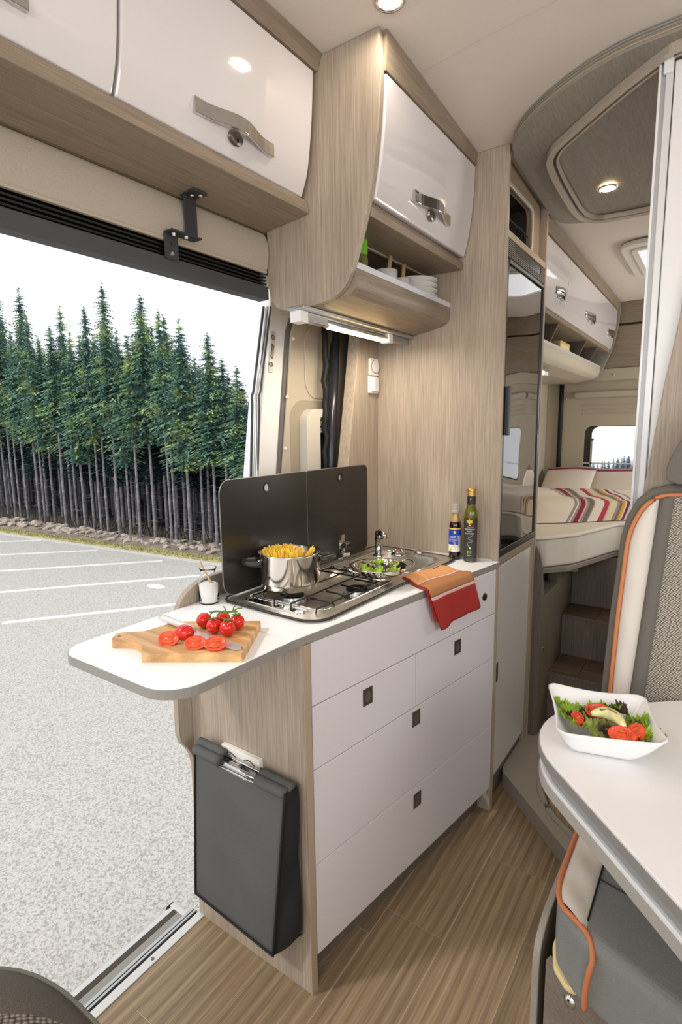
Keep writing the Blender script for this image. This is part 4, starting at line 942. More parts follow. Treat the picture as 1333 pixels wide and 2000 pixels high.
lb = band(bx, by, R1+.0003, -1.2, 2.2, z0+.028, z0+.105, BLUEL, t, 'label')
band(bx, by, R1+.0004, -1.2, 2.2, z0+.105, z0+.110, LABY, t, 'label_stripe')
band(bx, by, R1+.0005, -1.2, 2.2, z0+.028, z0+.052, LABW, t, 'label_foot')
band(bx, by, R1+.0005, .95, 2.0, z0+.030, z0+.082, pm('label_pale', (176, 176, 204), .5), t, 'label_side')
AF = .36
for s, z, sz in (('CREME MIT', .079, .0085), ('ACETO BALSAMICO', .0715, .0058), ('DI MODENA I.G.P.', .0655, .0058)):
    f = wrap(bx, by, R1+.0008, AF); text_geo(s, sz, LABW, lb, lambda u, v, z=z, f=f: f(u, z0+z+v+u*.12))
f = wrap(bx, by, R1+.0008, AF)
def disc(u0, v0, r, mat, parent, f, name, sy=1, n=16):
    m = M(); m.bm.faces.new([m.bm.verts.new(f(u0+r*math.cos(2*PI*k/n), v0+r*sy*math.sin(2*PI*k/n))) for k in range(n)]); m.obj(name, mat, parent)
disc(0, z0+.096, .0045, LABY, lb, f, 'emblem'); disc(0, z0+.059, .006, LABR, lb, f, 'emblem', .35)
f2 = wrap(bx, by, R1+.0010, AF); disc(0, z0+.0592, .0042, LABW, lb, f2, 'emblem', .35); disc(0, z0+.0535, .004, LABY, lb, f2, 'emblem', .4)
disc(-.004, z0+.042, .0085, LABR, lb, f2, 'print', .8); f3 = wrap(bx, by, R1+.0012, AF); disc(-.006, z0+.040, .0062, LABW, lb, f3, 'print', .9); disc(.008, z0+.044, .0068, EGGM, lb, f3, 'print', 1); disc(.016, z0+.036, .005, LABW, lb, f3, 'print'); disc(-.014, z0+.036, .004, LABG, lb, f3, 'print')

ox, oy, R2 = -.668, 1.722, .0225
t = bottle(ox, oy, None, 'olive_oil_bottle', 'tall olive oil bottle with gold cap and charcoal label beside the oak panel')
M().lathe([(0, z0), (.020, z0), (R2, z0+.003), (R2, z0+.158), (.0205, z0+.172), (.0135, z0+.190), (.0125, z0+.196), (.0125, z0+.215), (0, z0+.215)], (ox, oy, 0), 32).obj('bottle_body', pm('oil_bottle_glass', (108, 108, 14), .06, coat=.6, trans=.25), t, smooth=True)
M().lathe([(R2+.0002, z0+.002), (R2+.0002, z0+.014)], (ox, oy, 0), 32).obj('bottle_foot', pm('foot_glass', (66, 64, 60), .15, coat=.5), t, smooth=True)
M().lathe([(.0140, z0+.194), (.0138, z0+.222)], (ox, oy, 0), 28).obj('neck_sleeve', pm('neck_sleeve', (48, 44, 48), .5), t, smooth=True)
M().lathe([(.0145, z0+.222), (.0150, z0+.224), (.0150, z0+.229), (.0142, z0+.230), (.0150, z0+.231), (.0150, z0+.235), (.0142, z0+.236), (.0150, z0+.238), (.0150, z0+.245), (.0140, z0+.247), (0, z0+.247)], (ox, oy, 0), 28).obj('cap', GOLD, t, smooth=False)
lb = band(ox, oy, R2+.0003, -1.5, 1.5, z0+.014, z0+.150, LABD, t, 'label')
f = wrap(ox, oy, R2+.0008, .18)
text_geo('MEDITERRAN', .0062, LABW, lb, lambda u, v: f(u, z0+.112+v)); text_geo('OLIVA', .0058, LABW, lb, lambda u, v: f(u, z0+.1055+v)); text_geo('BIOLOGICO', .0062, LABW, lb, lambda u, v: f(u, z0+.098+v))
text_geo('Olio Fino', .0055, LABY, lb, lambda u, v: f(u+.003, z0+.1195+v))
rn = random.Random(2)
for k in range(12): disc(-.001+.0095*math.cos(2*PI*k/12)*(.6+.4*(k % 2)), z0+.1385+.0055*math.sin(2*PI*k/12)*(.6+.4*(k % 2)), .0024, LABY, lb, f, 'tree_print')
m = M(); m.bm.faces.new([m.bm.verts.new(f(*p)) for p in ((-.0035, z0+.124), (.004, z0+.124), (.0015, z0+.130), (.0015, z0+.140), (-.0015, z0+.140), (-.0015, z0+.130))]); m.obj('tree_print', LABY, lb)
m = M(); sw = smoothpts([(.013, z0+.098, 0), (.008, z0+.090, 0), (.006, z0+.088, 0), (-.004, z0+.082, 0), (.002, z0+.078, 0), (.011, z0+.073, 0), (.004, z0+.069, 0), (-.007, z0+.066, 0), (-.004, z0+.058, 0), (.002, z0+.052, 0)], 5)
m.tube([f(p[0], p[1]) for p in sw], .00035, 5); m.obj('swirl_print', LABW, lb)
m = M(); m.bm.faces.new([m.bm.verts.new(f(.003+(.0045 if k % 2 == 0 else .0018)*math.cos(2*PI*k/10), z0+.049+(.0045 if k % 2 == 0 else .0018)*math.sin(2*PI*k/10))) for k in range(10)]); m.obj('star_print', LABW, lb)
m = M(); m.bm.faces.new([m.bm.verts.new(f(*p)) for p in ((-.006, z0+.030), (.007, z0+.030), (.007, z0+.041), (-.006, z0+.041))]); gp = m.obj('leaf_logo', LABG, lb)
f4 = wrap(ox, oy, R2+.0011, .18)
for k in range(9): a = 2*PI*k/9; disc(.0005+.0036*math.cos(a), z0+.0355+.0026*math.sin(a), .0005, LABW, lb, f4, 'logo_dot', n=6)
text_geo('500 ml', .0046, LABW, lb, lambda u, v: f(u, z0+.024+v)); disc(0, z0+.219-.006, .002, LABY, lb, wrap(ox, oy, .0142, .18), 'crown_print')

# ------------------------------------------------------------------ salt jar
t = thing('glass_jar', 'small glass jar half full of white salt behind the tomatoes', 'jar', (-1.075, .935, .915))
jx, jy = -1.078, .936
M().lathe([(0, .9155), (.024, .9155), (.0265, .919), (.0265, .968), (.0245, .980), (.0195, .990), (.0185, .998), (.021, 1.006), (.0225, 1.009), (.0205, 1.009), (.0168, .998), (.018, .990), (.0228, .979), (.0248, .968), (.0248, .920), (0, .9185)], (jx, jy, 0), 40).obj('jar_glass', GLASS, t, smooth=True)
o = M().lathe([(0, .9190), (.0238, .9192), (.0242, .925), (.0242, .966), (.018, .969), (0, .972)], (jx, jy, 0), 32).obj('salt', SALT, smooth=True, kind='stuff', label='white salt filling the lower half of the small glass jar', category='salt')
t = thing('salt_spoon', 'small wooden spoon leaning out of the salt jar', 'spoon', (jx, jy, .965))
M().tube([(jx+.007, jy+.002, .968), (jx+.002, jy-.002, .985), (jx-.010, jy-.012, 1.016), (jx-.013, jy-.014, 1.026)], [.004, .0025, .0028, .0035], 8).obj('handle', W_SPOON, t, smooth=True)
M().ball((jx+.008, jy+.003, .964), (.007, .006, .009), 12, 8).obj('scoop', W_SPOON, t, smooth=True)

# ------------------------------------------------------------------ tea towel over the worktop edge
t = thing('tea_towel', 'striped orange, tan and red tea towel draped over the worktop front edge', 'towel', (-.64, 1.46, .916))
def towel_path(s):
    """s = metres along the cloth from its back edge; returns outward offset from the front plane and height"""
    L1 = .118
    if s < L1: return -.108+s, .9225+.003*math.sin(s*60)
    if s < L1+.022: a = (s-L1)/.022*PI/2; return .010+.012*math.sin(a), .9225-.012*(1-math.cos(a))
    return .022+.006*(s-L1-.022), .9105-(s-L1-.022)
TL = .262
def tow(u, v, off=0, len_=TL, y0=1.335, y1=1.565):
    s = v*len_; o, z = towel_path(s); y = y0+(y1-y0)*u
    if s < .118: y = y+(.118-s)*(.42-u*.35)
    drop = max(0, s-.14); y += drop*(.42 - .08*u); o += (.005*math.sin(u*8+1)+.003*math.sin(u*15))*min(1, drop*9)+off
    z += (.016*u if drop > 0 else 0)*min(1, drop*7)+(.003*math.sin(u*6)*(1 if s < .118 else 0))
    yy = y; p = Vector((fx(yy)-.004, yy))+NR*o
    return (p.x, p.y, z+off*.5 if s < .118 else z)
def tpart(name, v0, v1, mat): M().grid(lambda u, v: tow(u, v0+(v1-v0)*v), 28, max(3, int(34*(v1-v0)))).obj(name, mat, t, smooth=True, solid=.0022)
tpart('orange_stripe', 0, .275, TOWO); tpart('pink_stripe', .275, .305, TOWP); tpart('tan_stripe', .305, .595, TOWB); tpart('pink_stripe', .595, .635, TOWP); tpart('red_field', .635, 1, TOWR)
M().grid(lambda u, v: tow(u*.97-.02, v, -.0045, .235, 1.330, 1.562), 20, 24).obj('under_fold', TOWR, t, smooth=True)

# ------------------------------------------------------------------ cutting board, knife, tomatoes
t = thing('cutting_board', 'light olive wood cutting board with a short handle on the white flap', 'board', (-.87, .72, .915))
bo = [(-.900, .604), (-.735, .713), (-.829, .867), (-.997, .756)]
c1, c2, c3, c4 = [Vector(p) for p in bo]
hx = (c1-c2).normalized(); # direction towards the handle
mid = (c1+c4)/2; w_ = (c4-c1).normalized()
hb0 = mid-w_*.022+hx*.0; hs = [c1, c1+(w_*.012), mid-w_*.045+hx*.012, mid-w_*.020+hx*.040, mid-w_*.020+hx*.088, mid+w_*.016+hx*.098, mid+w_*.026+hx*.050, c4-w_*.028+hx*.018, c4-w_*.01]
poly = [tuple(c2), tuple(c3), tuple(c4-hx*.0)]+[tuple(p) for p in [c4-w_*.012+hx*.004, mid+w_*.032+hx*.040, mid+w_*.022+hx*.098, mid-w_*.020+hx*.094, mid-w_*.022+hx*.045, mid-w_*.05+hx*.014]]+[tuple(c1)]
pl_ = rpoly(poly, [.003, .003, .008, .03, .02, .012, .012, .03, .02, .003], 6)
hc = mid+hx*.084+w_*.002
M().plate(pl_, [circ(hc.x, hc.y, .0045, 14)], 'z', .9152, .9335).obj('board', W_BOARD, t, bevel=.0015)
t = thing('kitchen_knife', 'kitchen knife with steel handle lying across the cutting board', 'knife', (-.88, .74, .934))
ka, kb2, kc_ = Vector((-1.030, .745)), Vector((-.895, .728)), Vector((-.748, .722))
kd = (kb2-ka).normalized(); kn = Vector((-kd.y, kd.x))
m = M(); m.tube([(ka.x, ka.y, .9405), (ka.x+kd.x*.02, ka.y+kd.y*.02, .942), (ka.x+kd.x*.09, ka.y+kd.y*.09, .944), (kb2.x-kd.x*.01, kb2.y-kd.y*.01, .9425), (kb2.x, kb2.y, .9415)], [.005, .008, .0072, .0085, .0085], 12)
m.obj('handle', ALUL, t, smooth=True)
kd2 = (kc_-kb2).normalized(); kn2 = Vector((-kd2.y, kd2.x)); L_ = (kc_-kb2).length
bl = [kb2+kn2*.012, kb2-kn2*.013, kb2-kn2*.013+kd2*(L_*.8), kb2-kn2*.010+kd2*(L_*.95), kb2+kn2*.000+kd2*L_*1.02, kb2+kn2*.012+kd2*(L_*.93)]
m = M().prism([tuple(p) for p in bl], 'z', .9352, .9366)
for v in m.bm.verts: v.co.z += .003*max(0, 1-(Vector(v.co.xy)-kb2).length/L_)
m.obj('blade', KNIFEM, t)
def tomato(x, y, z, r, lab, stem=True, rot=0):
    t = thing('tomato', lab, 'tomato', (x, y, z-r), 'whole tomatoes on the vine')
    m = M(); N = 28; prof = []
    for i in range(15):
        a = -PI/2+PI*i/14; rr = math.cos(a)*r*(1+.03*math.sin(a)); zz = math.sin(a)*r*1.05
        if i > 11: zz -= r*.10*(i-11)/3
        prof.append((max(rr, 0) if 0 < i < 14 else 0, zz))
    m.lathe(prof, (0, 0, 0), N)
    for v in m.bm.verts:
        a = math.atan2(v.co.y, v.co.x); k = 1+.025*math.cos(3*a+rot)*max(0, v.co.z/r+.2); v.co.x *= k; v.co.y *= k
    m.xf(Matrix.Translation((x, y, z)) @ Matrix.Rotation(rot, 4, 'Z') @ Matrix.Rotation(.35, 4, 'X')); m.obj('skin', TOM, t, smooth=True)
    if stem:
        for k in range(5):
            a = 2*PI*k/5+rot; M().tube([(x, y, z+r*.96), (x+r*.3*math.cos(a), y+r*.3*math.sin(a), z+r*1.08), (x+r*.7*math.cos(a), y+r*.7*math.sin(a), z+r*(.95+.2*(k % 2)))], [.0018, .0016, .0005], 6).obj('calyx_leaf', VINE, t, smooth=True)
    return t
zt = .9337
tomato(-.905, .768, zt+.0165, .0165, 'leftmost whole red tomato of the vine bunch', False, .5)
tomato(-.862, .757, zt+.0160, .0160, 'front middle whole red tomato of the vine bunch', True, 1.2)
tomato(-.826, .762, zt+.0168, .0170, 'front right whole red tomato, nearest the blade tip side of the board', True, 2.1)
tomato(-.880, .801, zt+.0155, .0155, 'rear middle whole red tomato half hidden behind the vine', False, .3)
tomato(-.836, .800, zt+.0165, .0165, 'rear right whole red tomato at the end of the vine', True, 2.8)
t = thing('tomato_vine', 'green tomato vine stalk lying across the whole tomatoes', 'vine', (-.86, .78, .96))
M().tube(smoothpts([(-.890, .772, .970), (-.872, .776, .975), (-.856, .782, .974), (-.842, .784, .977), (-.826, .792, .978)], 5), .0022, 8).obj('stalk', VINE, t, smooth=True)
for a, b in (((-.872, .776, .975), (-.884, .766, .966)), ((-.858, .781, .974), (-.862, .766, .970)), ((-.842, .784, .977), (-.832, .770, .971)), ((-.856, .782, .974), (-.870, .795, .968)), ((-.835, .788, .978), (-.818, .800, .985)), ((-.835, .788, .978), (-.840, .800, .986)), ((-.850, .783, .976), (-.866, .790, .983))):
    M().tube([a, tuple((Vector(a)+Vector(b))/2+Vector((0, 0, .003))), b], [.0018, .0015, .0012], 6).obj('side_stalk', VINE, t, smooth=True)
def half(x, y, r, face, lab, up, zt=.9337, grp='halved tomatoes on the cutting board', squash=1.35):
    """half tomato; face = azimuth the cut side looks to, up = tilt of cut face normal above horizontal"""
    t = thing('tomato_half', lab, 'tomato', (x, y, zt), grp)
    T = Matrix.Translation((x, y, zt+r*.62+r*.3*(1-math.sin(up)))) @ Matrix.Rotation(face, 4, 'Z') @ Matrix.Rotation(PI/2-up, 4, 'Y')
    Sx = Matrix.Diagonal((1, squash, 1, 1))
    m = M(); m.lathe([(r*math.cos(a), -r*math.sin(a)) for a in [PI/2*k/9 for k in range(9)]]+[(0, -r)], (0, 0, 0), 30); m.xf(T @ Sx); m.obj('skin', TOM, t, smooth=True)
    m = M(); m.lathe([(r, 0), (r*.97, r*.03), (r*.80, r*.02), (r*.75, -.001), (r*.3, -.001), (r*.15, .0008), (0, .0008)], (0, 0, 0), 30); m.xf(T @ Sx); m.obj('cut_face', TOMC, t, smooth=True)
    for s in (-1, 1):
        m = M(); m.ball((s*r*.40, 0, 0), (r*.17, r*.52, r*.06), 14, 8); m.xf(T @ Sx); m.obj('seed_chamber', TOMS, t, smooth=True)
half(-.895, .665, .0165, -1.0, 'leftmost tomato half on the board, cut side turned to the room', .75)
half(-.880, .694, .0165, 1.9, 'tomato half lying skin side up just behind the leftmost half', -.5)
half(-.832, .681, .0165, -1.0, 'middle tomato half on the board with its cut side up', .95)
half(-.795, .700, .0170, -1.0, 'rightmost tomato half on the board beside the knife blade', .95)

# ------------------------------------------------------------------ ceiling: bathroom soffit, track, spots, roof vent
sof = thing('bathroom_soffit', 'grey oak ceiling panel with curved ribbed front edge over the shower', 'ceiling panel', (-.2, 2.0, 2.15))
cur = smoothpts2([(-.584, 1.790), (-.56, 1.72), (-.50, 1.645), (-.392, 1.567), (-.268, 1.515), (-.135, 1.502), (.1, 1.50), (.55, 1.50)], 5)
back = [(.55, 2.43), (-.40, 2.425)]+smoothpts2([(-.50, 2.42), (-.565, 2.385), (-.588, 2.32), (-.592, 2.23)], 4)
pl2 = cur+back
m = M(); top_ = [m.bm.verts.new((x, y, zc(y)-.003)) for x, y in pl2]; bot_ = [m.bm.verts.new((x, y, zc(y)-.030)) for x, y in pl2]
def fill_poly(m, vs): 
    g = bmesh.ops.triangle_fill(m.bm, edges=[m.bm.edges.get((vs[i], vs[(i+1) % len(vs)])) or m.bm.edges.new((vs[i], vs[(i+1) % len(vs)])) for i in range(len(vs))], use_beauty=True)
for i in range(len(pl2)): j = (i+1) % len(pl2); m.bm.faces.new([top_[i], top_[j], bot_[j], bot_[i]])
fill_poly(m, bot_); fill_poly(m, top_); bmesh.ops.recalc_face_normals(m.bm, faces=m.bm.faces[:]); m.obj('panel', W_DK, sof)
for k, off in enumerate((.006, .013, .021)):
    M().tube([(x, y-.0005, zc(y)-off) for x, y in cur], .0028, 6).obj('edge_rib', W_EDGE if k == 2 else W_DK, sof, smooth=True)
tr_ = thing('shower_track', 'pale rounded ceiling track for the folding shower wall', 'rail', (-.2, 2.0, 2.13))
loop = smoothpts2([(.3, 1.50), (.0, 1.505), (-.135, 1.538), (-.168, 1.552), (-.285, 1.638), (-.437, 1.770), (-.475, 1.815), (-.495, 1.870), (-.502, 1.98), (-.502, 2.15), (-.498, 2.275), (-.488, 2.335), (-.455, 2.385), (-.40, 2.405), (-.264, 2.411), (0, 2.41), (.3, 2.41)], 5)
def track(off, w, h, mt, nm, drop=.030):
    P = []; 
    for i, (x, y) in enumerate(loop):
        a = Vector(loop[max(i-1, 0)]); b = Vector(loop[min(i+1, len(loop)-1)]); d = (b-a).normalized(); n = Vector((-d.y, d.x)); x2, y2 = x+n.x*off, y+n.y*off
        P.append((x2, y2, zc(y2)-drop-h/2))
    M().tube(P, 0, flat=(w, h)).obj(nm, mt, tr_)
sgn = 1
track(0.0, .016, .016, CREAMALU, 'outer_rail'); track(-.013*-1*-1, .008, .009, pm('track_slot', (96, 90, 80), .6), 'track_slot'); track(-.0205, .006, .014, CREAMALU, 'inner_rail'); track(.0095, .003, .018, CREAMALU, 'outer_lip')
lp2 = [(x, y) for x, y in loop]
def spot(name, lab, x, y, z, r, group=None):
    t = thing(name, lab, 'light', (x, y, z-.004), group)
    s = (zc(y+.05)-zc(y-.05))/.1; R = Matrix.Translation((x, y, z)) @ Matrix.Rotation(math.atan(s), 4, 'X')
    M().lathe([(r*1.25, 0), (r*1.22, -.003), (r*1.0, -.003), (r*.98, .002)], (0, 0, 0), 32).xf(R).obj('trim_ring', CHROME, t, smooth=True)
    M().lathe([(0, -.0015), (r*.75, -.0015), (r*.97, .001)], (0, 0, 0), 28).xf(R).obj('lens', SPOTM, t)
    lamp('spot_glow', 'AREA', (x, y, z-.012), (0, 0, -1), .8, (1, .88, .74), .035, .035)
spot('ceiling_spot', 'round chrome rimmed spotlight glowing in the grey soffit panel', -.377, 2.151, zc(2.151)-.0305, .026)
spot('ceiling_spot', 'round chrome rimmed spotlight at the top edge over the kitchen aisle', -.645, 1.135, zc(1.135)-.0005, .026)
spot('ceiling_spot', 'round spotlight mirrored in the glossy door of the long overhead cabinet', -.45, .45, zc(.45)-.0005, .019)

rv = thing('roof_vent', 'white framed roof vent with bright skylight over the bed', 'skylight', (-.1, 3.15, 2.15))
zr = zc(3.1)
M().plate(rrect(-.445, .25, 2.83, 3.50, .09), [rrect(-.395, .20, 2.90, 3.43, .03)], 'z', zr-.022, zr-.001).obj('frame', CREAM, rv, bevel=.008, seg=3)
M().plate(rrect(-.40, .21, 2.89, 3.44, .04), [rrect(-.372, .18, 2.925, 3.405, .015)], 'z', zr-.030, zr-.020).obj('inner_frame', CREAM, rv, bevel=.003)
B(-.38, .19, 2.92, 3.41, zr-.0195, zr-.0185).obj('skylight_pane', pm('skylight_glow', (245, 246, 250), .5, emit=1.1), rv)  # pane glows by itself, daylight put into its material below a closed ceiling
B(-.352, -.342, 3.10, 3.13, zr-.034, zr-.028).obj('catch', CREAMALU, rv)

# ------------------------------------------------------------------ bedroom: overhead cabinets, bed, steps
def rear_cab(s, lab, n0=''):
    t = thing('bedroom_overhead_cabinet', lab, 'cabinet', (s*.8, 3.2, 1.66), 'overhead cabinets above the bed')
    X = lambda pts: [(s*x, z) for x, z in pts]
    Y0, Y1 = 2.236, 4.062
    def dm(prof, y0, y1, mt, nm, th=.016, bv=.004, par=t):
        sp = smoothpts2(prof, 5); return M().prism(X(sp+[(p[0]-th, p[1]) for p in sp[::-1]]), 'y', y0, y1).obj(nm, mt, par, bevel=bv)
    prof = [(-.640, 1.856), (-.625, 1.92), (-.615, 2.0), (-.610, 2.100)]
    for y0, y1, hs in ((Y0, 2.706, ((2.507, 2.678),)), (2.712, 4.050, ((3.125, 3.397), (3.78, 4.03)))):
        d = dm(prof, y0, y1, WHITE, 'door')
        if s < 0: continue
        for h0, h1 in hs:
            M().grid(lambda u, v: (-.628+.022*math.sin(PI*u)+.004, h0+(h1-h0)*u, 1.950-.030*v), 10, 2).obj('handle', CHROME, d, smooth=True, solid=.004)
            for q in (.35, .65): M().ball((-.622, h0+(h1-h0)*q, 1.914), .008, 8, 6).obj('lock', CHROME, d, smooth=True)
    M().prism(X([(-.628, 2.102), (-.606, 2.104), (-.600, 2.158), (-.64, 2.158)]), 'y', Y0, Y1).obj('top_strip', W_Y, t)
    M().prism(X([(-.66, 1.87), (-.63, 2.0), (-.628, 2.155), (-1.05, 2.155), (-1.05, 1.87)]), 'y', Y0, Y1).obj('carcass', W_Y, t)
    M().prism(X([(-.648, 1.838), (-.645, 1.855), (-1.05, 1.868), (-1.05, 1.84)]), 'y', Y0, Y1).obj('bottom_panel', W_Y, t, bevel=.002)
    sh = [(-.715, 1.745)]+smoothpts2([(-.700, 1.745), (-.700, 1.72), (-.712, 1.69), (-.74, 1.672)], 4)+[(-.84, 1.655), (-1.05, 1.655), (-1.05, 1.72), (-.73, 1.72)]
    M().prism(X(sh), 'y', Y0, Y1).obj('shelf', pm('champagne_shelf', (190, 181, 163), .5), t)
    M().prism(X([(-.718, 1.745), (-.700, 1.745), (-.698, 1.757), (-.716, 1.757)]), 'y', Y0, Y1).obj('shelf_lip', ALUL, t)
    if s > 0:
        for y in (2.76, 3.40, 3.72): M().prism(X([(-.70, 1.758), (-.665, 1.838), (-.98, 1.838), (-.98, 1.72), (-.73, 1.72)]), 'y', y, y+.010).obj('divider', W_STEP, t)
        B(-1.05, -1.0, Y0, Y1, 1.72, 1.84).obj('back_panel', W_DK, t)
    ep = [(-1.05, 2.157), (-.598, 2.157)]+smoothpts2([(-.598, 2.10), (-.605, 2.0), (-.63, 1.87), (-.665, 1.78), (-.70, 1.70), (-.73, 1.665), (-.80, 1.645), (-.86, 1.640), (-.90, 1.65)], 4)+[(-1.05, 1.66)]
    M().prism(X(ep), 'y', 4.064, 4.082).obj('side_panel', W_DK, t, bevel=.002)
    return t
rear_cab(1, 'white fronted overhead cabinet with open shelf left of the bed, behind the fridge')
rear_cab(-1, 'mirrored white overhead cabinet on the far right side above the bed')
t = thing('storage_box', 'small pale yellow box standing in the open shelf above the bed', 'box', (-.78, 3.12, 1.72))
M().prism([(-.715, 3.03), (-.715, 3.235), (-.90, 3.235), (-.90, 3.03)], 'z', 1.72, 1.80).obj('box_body', YELB, t, bevel=.004)
B(-.7155, -.7135, 3.035, 3.23, 1.788, 1.80).obj('box_lid_edge', pm('yellow_box_edge', (206, 182, 116), .6), t)
t = thing('reading_light', 'short aluminium LED strip under the bedroom shelf', 'light', (-.78, 2.7, 1.63))
B(-.79, -.76, 2.3, 3.02, 1.640, 1.655).obj('mount_rail', ALU, t, bevel=.002)
B(-.785, -.768, 2.35, 2.93, 1.630, 1.640).obj('led_strip', LEDM, t)
B(-.795, -.762, 2.93, 3.0, 1.622, 1.642).obj('end_housing', bpy.data.materials['white_housing'], t, bevel=.002)

t = thing('bed_platform', 'slim grey bed base with cut away corner above the steps', 'bed', (0, 3.5, .74))
pf = [(-1.04, 2.30), (-.60, 2.30), (-.50, 2.41), (-.38, 2.80), (-.30, 2.93), (1.05, 2.93), (1.05, 4.13), (-1.04, 4.13)]
M().prism(rpoly(pf, [0, .05, .03, .05, .05, 0, 0, 0], 5), 'z', .745, .768).obj('base_board', pm('bed_board_grey', (140, 132, 120), .6), t, bevel=.003)
B(-.54, -.50, 2.60, 2.64, .70, .745).obj('support_block', pm('peach_wood', (190, 146, 116), .6), t, bevel=.003)
t = thing('mattress', 'thick cream knitted mattress with diagonal front corner', 'mattress', (0, 3.5, .768))
mf = [(-1.035, 2.262), (-.655, 2.262), (-.572, 2.335), (-.48, 2.47), (-.37, 2.83), (-.28, 2.90), (1.05, 2.90), (1.05, 4.125), (-1.035, 4.125)]
M().prism(rpoly(mf, [0, .06, .05, .1, .06, .05, 0, 0, 0], 6), 'z', .769, .904).obj('mattress_body', MATTR, t, bevel=.014, seg=4)
M().tube([(x, y, .893) for x, y in rpoly(mf, [0, .06, .05, .1, .06, .05, 0, 0, 0], 6)], .004, 6, closed=True).obj('piping', pm('mattress_piping', (196, 188, 174), .9), t, smooth=True)
m = M()
def duv(u, v):
    # u across the bed, v from the front edge to the back
    x = -.98+1.25*u; yf = 2.62+.30*max(0, min(1, (x+.72)/.37))**1.2 if x < -.35 else 2.92; y = yf+(3.62-yf)*v
    z = .908+.088*(math.sin(PI*min(1, v*6)*.5) if v < 1/6 else (1 if v < .85 else math.cos((v-.85)/.15*PI/2)*.95+.05))
    z += .012*math.sin(6*u+4*v)*math.sin(PI*v)+.008*math.sin(17*u+3)*math.sin(9*v)*math.sin(PI*v); z = max(z, .906)
    if u > .93: z -= (u-.93)/.07*.05
    return (x, y-.012*math.sin(9*u)*(1-v), z)
o = M().grid(duv, 60, 40, uv=True)
Lu = o.bm.loops.layers.uv.active
for f in o.bm.faces:
    for l in f.loops:
        c = l.vert.co; l[Lu].uv = (.09*max(0, (.985-c.z)/.08)+((c.x*1.0+.415*(c.y-2.9)+.95)/.62*.62-.02 if False else .49+(c.x+.375+.42*(c.y-2.60))/.40*.62), c.y*.5)
o.obj('duvet', DUVET, smooth=True, label='cream duvet with wavy maroon, grey and yellow stripes spread on the bed', category='duvet')
def pillow(x0, x1, lab):
    t = thing('pillow', lab, 'pillow', ((x0+x1)/2, 3.95, .905), 'pillows against the rear doors')
    def pf_(u, v, s):
        x = x0+(x1-x0)*u; e = (sn(PI*u)**.3)*(sn(PI*v)**.45); h = v
        y = 3.86+.22*h+(-.075*e if s < 0 else .045*e); z = .908+.17*h*(1-.04*math.cos(5*u)); z += .012*(1-e)*(.5-v)
        return (x, y, z)
    m = M(); m.grid(lambda u, v: pf_(u, v, -1), 26, 16); m.grid(lambda u, v: pf_(1-u, v, 1), 26, 16); bmesh.ops.remove_doubles(m.bm, verts=m.bm.verts[:], dist=.0004); m.obj('pillow_body', PILM, t, smooth=True)
    for k, (v0, mt) in enumerate(((.93, 'm'), (.985, 'g'))):
        M().grid(lambda u, v: tuple(Vector(pf_(u, v0-.0+.045*v, -1))+Vector((0, -.002, .002))), 26, 2).obj('striped_edge', pm('pillow_maroon', (150, 54, 76), .9) if mt == 'm' and not bpy.data.materials.get('pillow_maroon') else (bpy.data.materials['pillow_maroon'] if mt == 'm' else pm('pillow_grey', (168, 158, 150), .9)), t, smooth=True)
pillow(-1.01, -.68, 'left cream pillow leaning on the rear door')
pillow(-.70, -.08, 'wide right cream pillow below the rear window')

st = thing('bed_steps', 'two grey oak steps with tiled treads leading up to the bed', 'steps', (-.3, 2.6, .06))
XL, XR = -.556, .05
for z0, z1, y0, y1 in ((.062, .275, 2.40, 2.405), (.29, .475, 2.618, 2.623), (.49, .742, 2.80, 2.815)): B(XL, XR, y0, y1, z0, z1).obj('riser', W_STEP, st)
B(XL, XR, 2.396, 2.62, .272, .284).obj('step_board', W_STEP, st, bevel=.001); B(XL, XR, 2.614, 2.80, .472, .484).obj('step_board', W_STEP, st, bevel=.001)
for zt_, ya, yb, xs in ((.284, 2.398, 2.617, (-.556, -.435, -.20, .05)), (.484, 2.616, 2.80, (-.556, -.41, -.18, .05))):
    for a, b in zip(xs, xs[1:]):
        if zt_ < .3:
            B(a+.001, b-.001, ya+.001, yb-.052, zt_, zt_+.005).obj('tread_tile', W_TILE, st); B(a+.001, b-.001, yb-.050, yb, zt_, zt_+.005).obj('tread_tile', W_TILE, st)
        else: B(a+.001, b-.001, ya+.001, yb, zt_, zt_+.005).obj('tread_tile', W_TILE, st)
t = thing('bed_locker', 'dark low locker door beside the steps under the bed', 'locker', (-.6, 2.5, .06))
DK2 = pm('locker_brown', (112, 102, 86), .45, coat=.2)
B(-.60, -.556, 2.236, 2.262, .062, .735).obj('post', DK2, t); B(-.60, -.556, 2.262, 2.50, .062, .655).obj('door', DK2, t, bevel=.002)
B(-.60, -.558, 2.504, 2.80, .062, .735).obj('side_panel', DK2, t, bevel=.002)
B(-.70, -.552, 2.262, 2.50, .66, .672).obj('top_board', W_STEP, t)
M().lathe([(0, .004), (.008, .003), (.010, 0)], (-.556, 2.285, .43), 16, 'x').obj('knob', NICKEL, t)

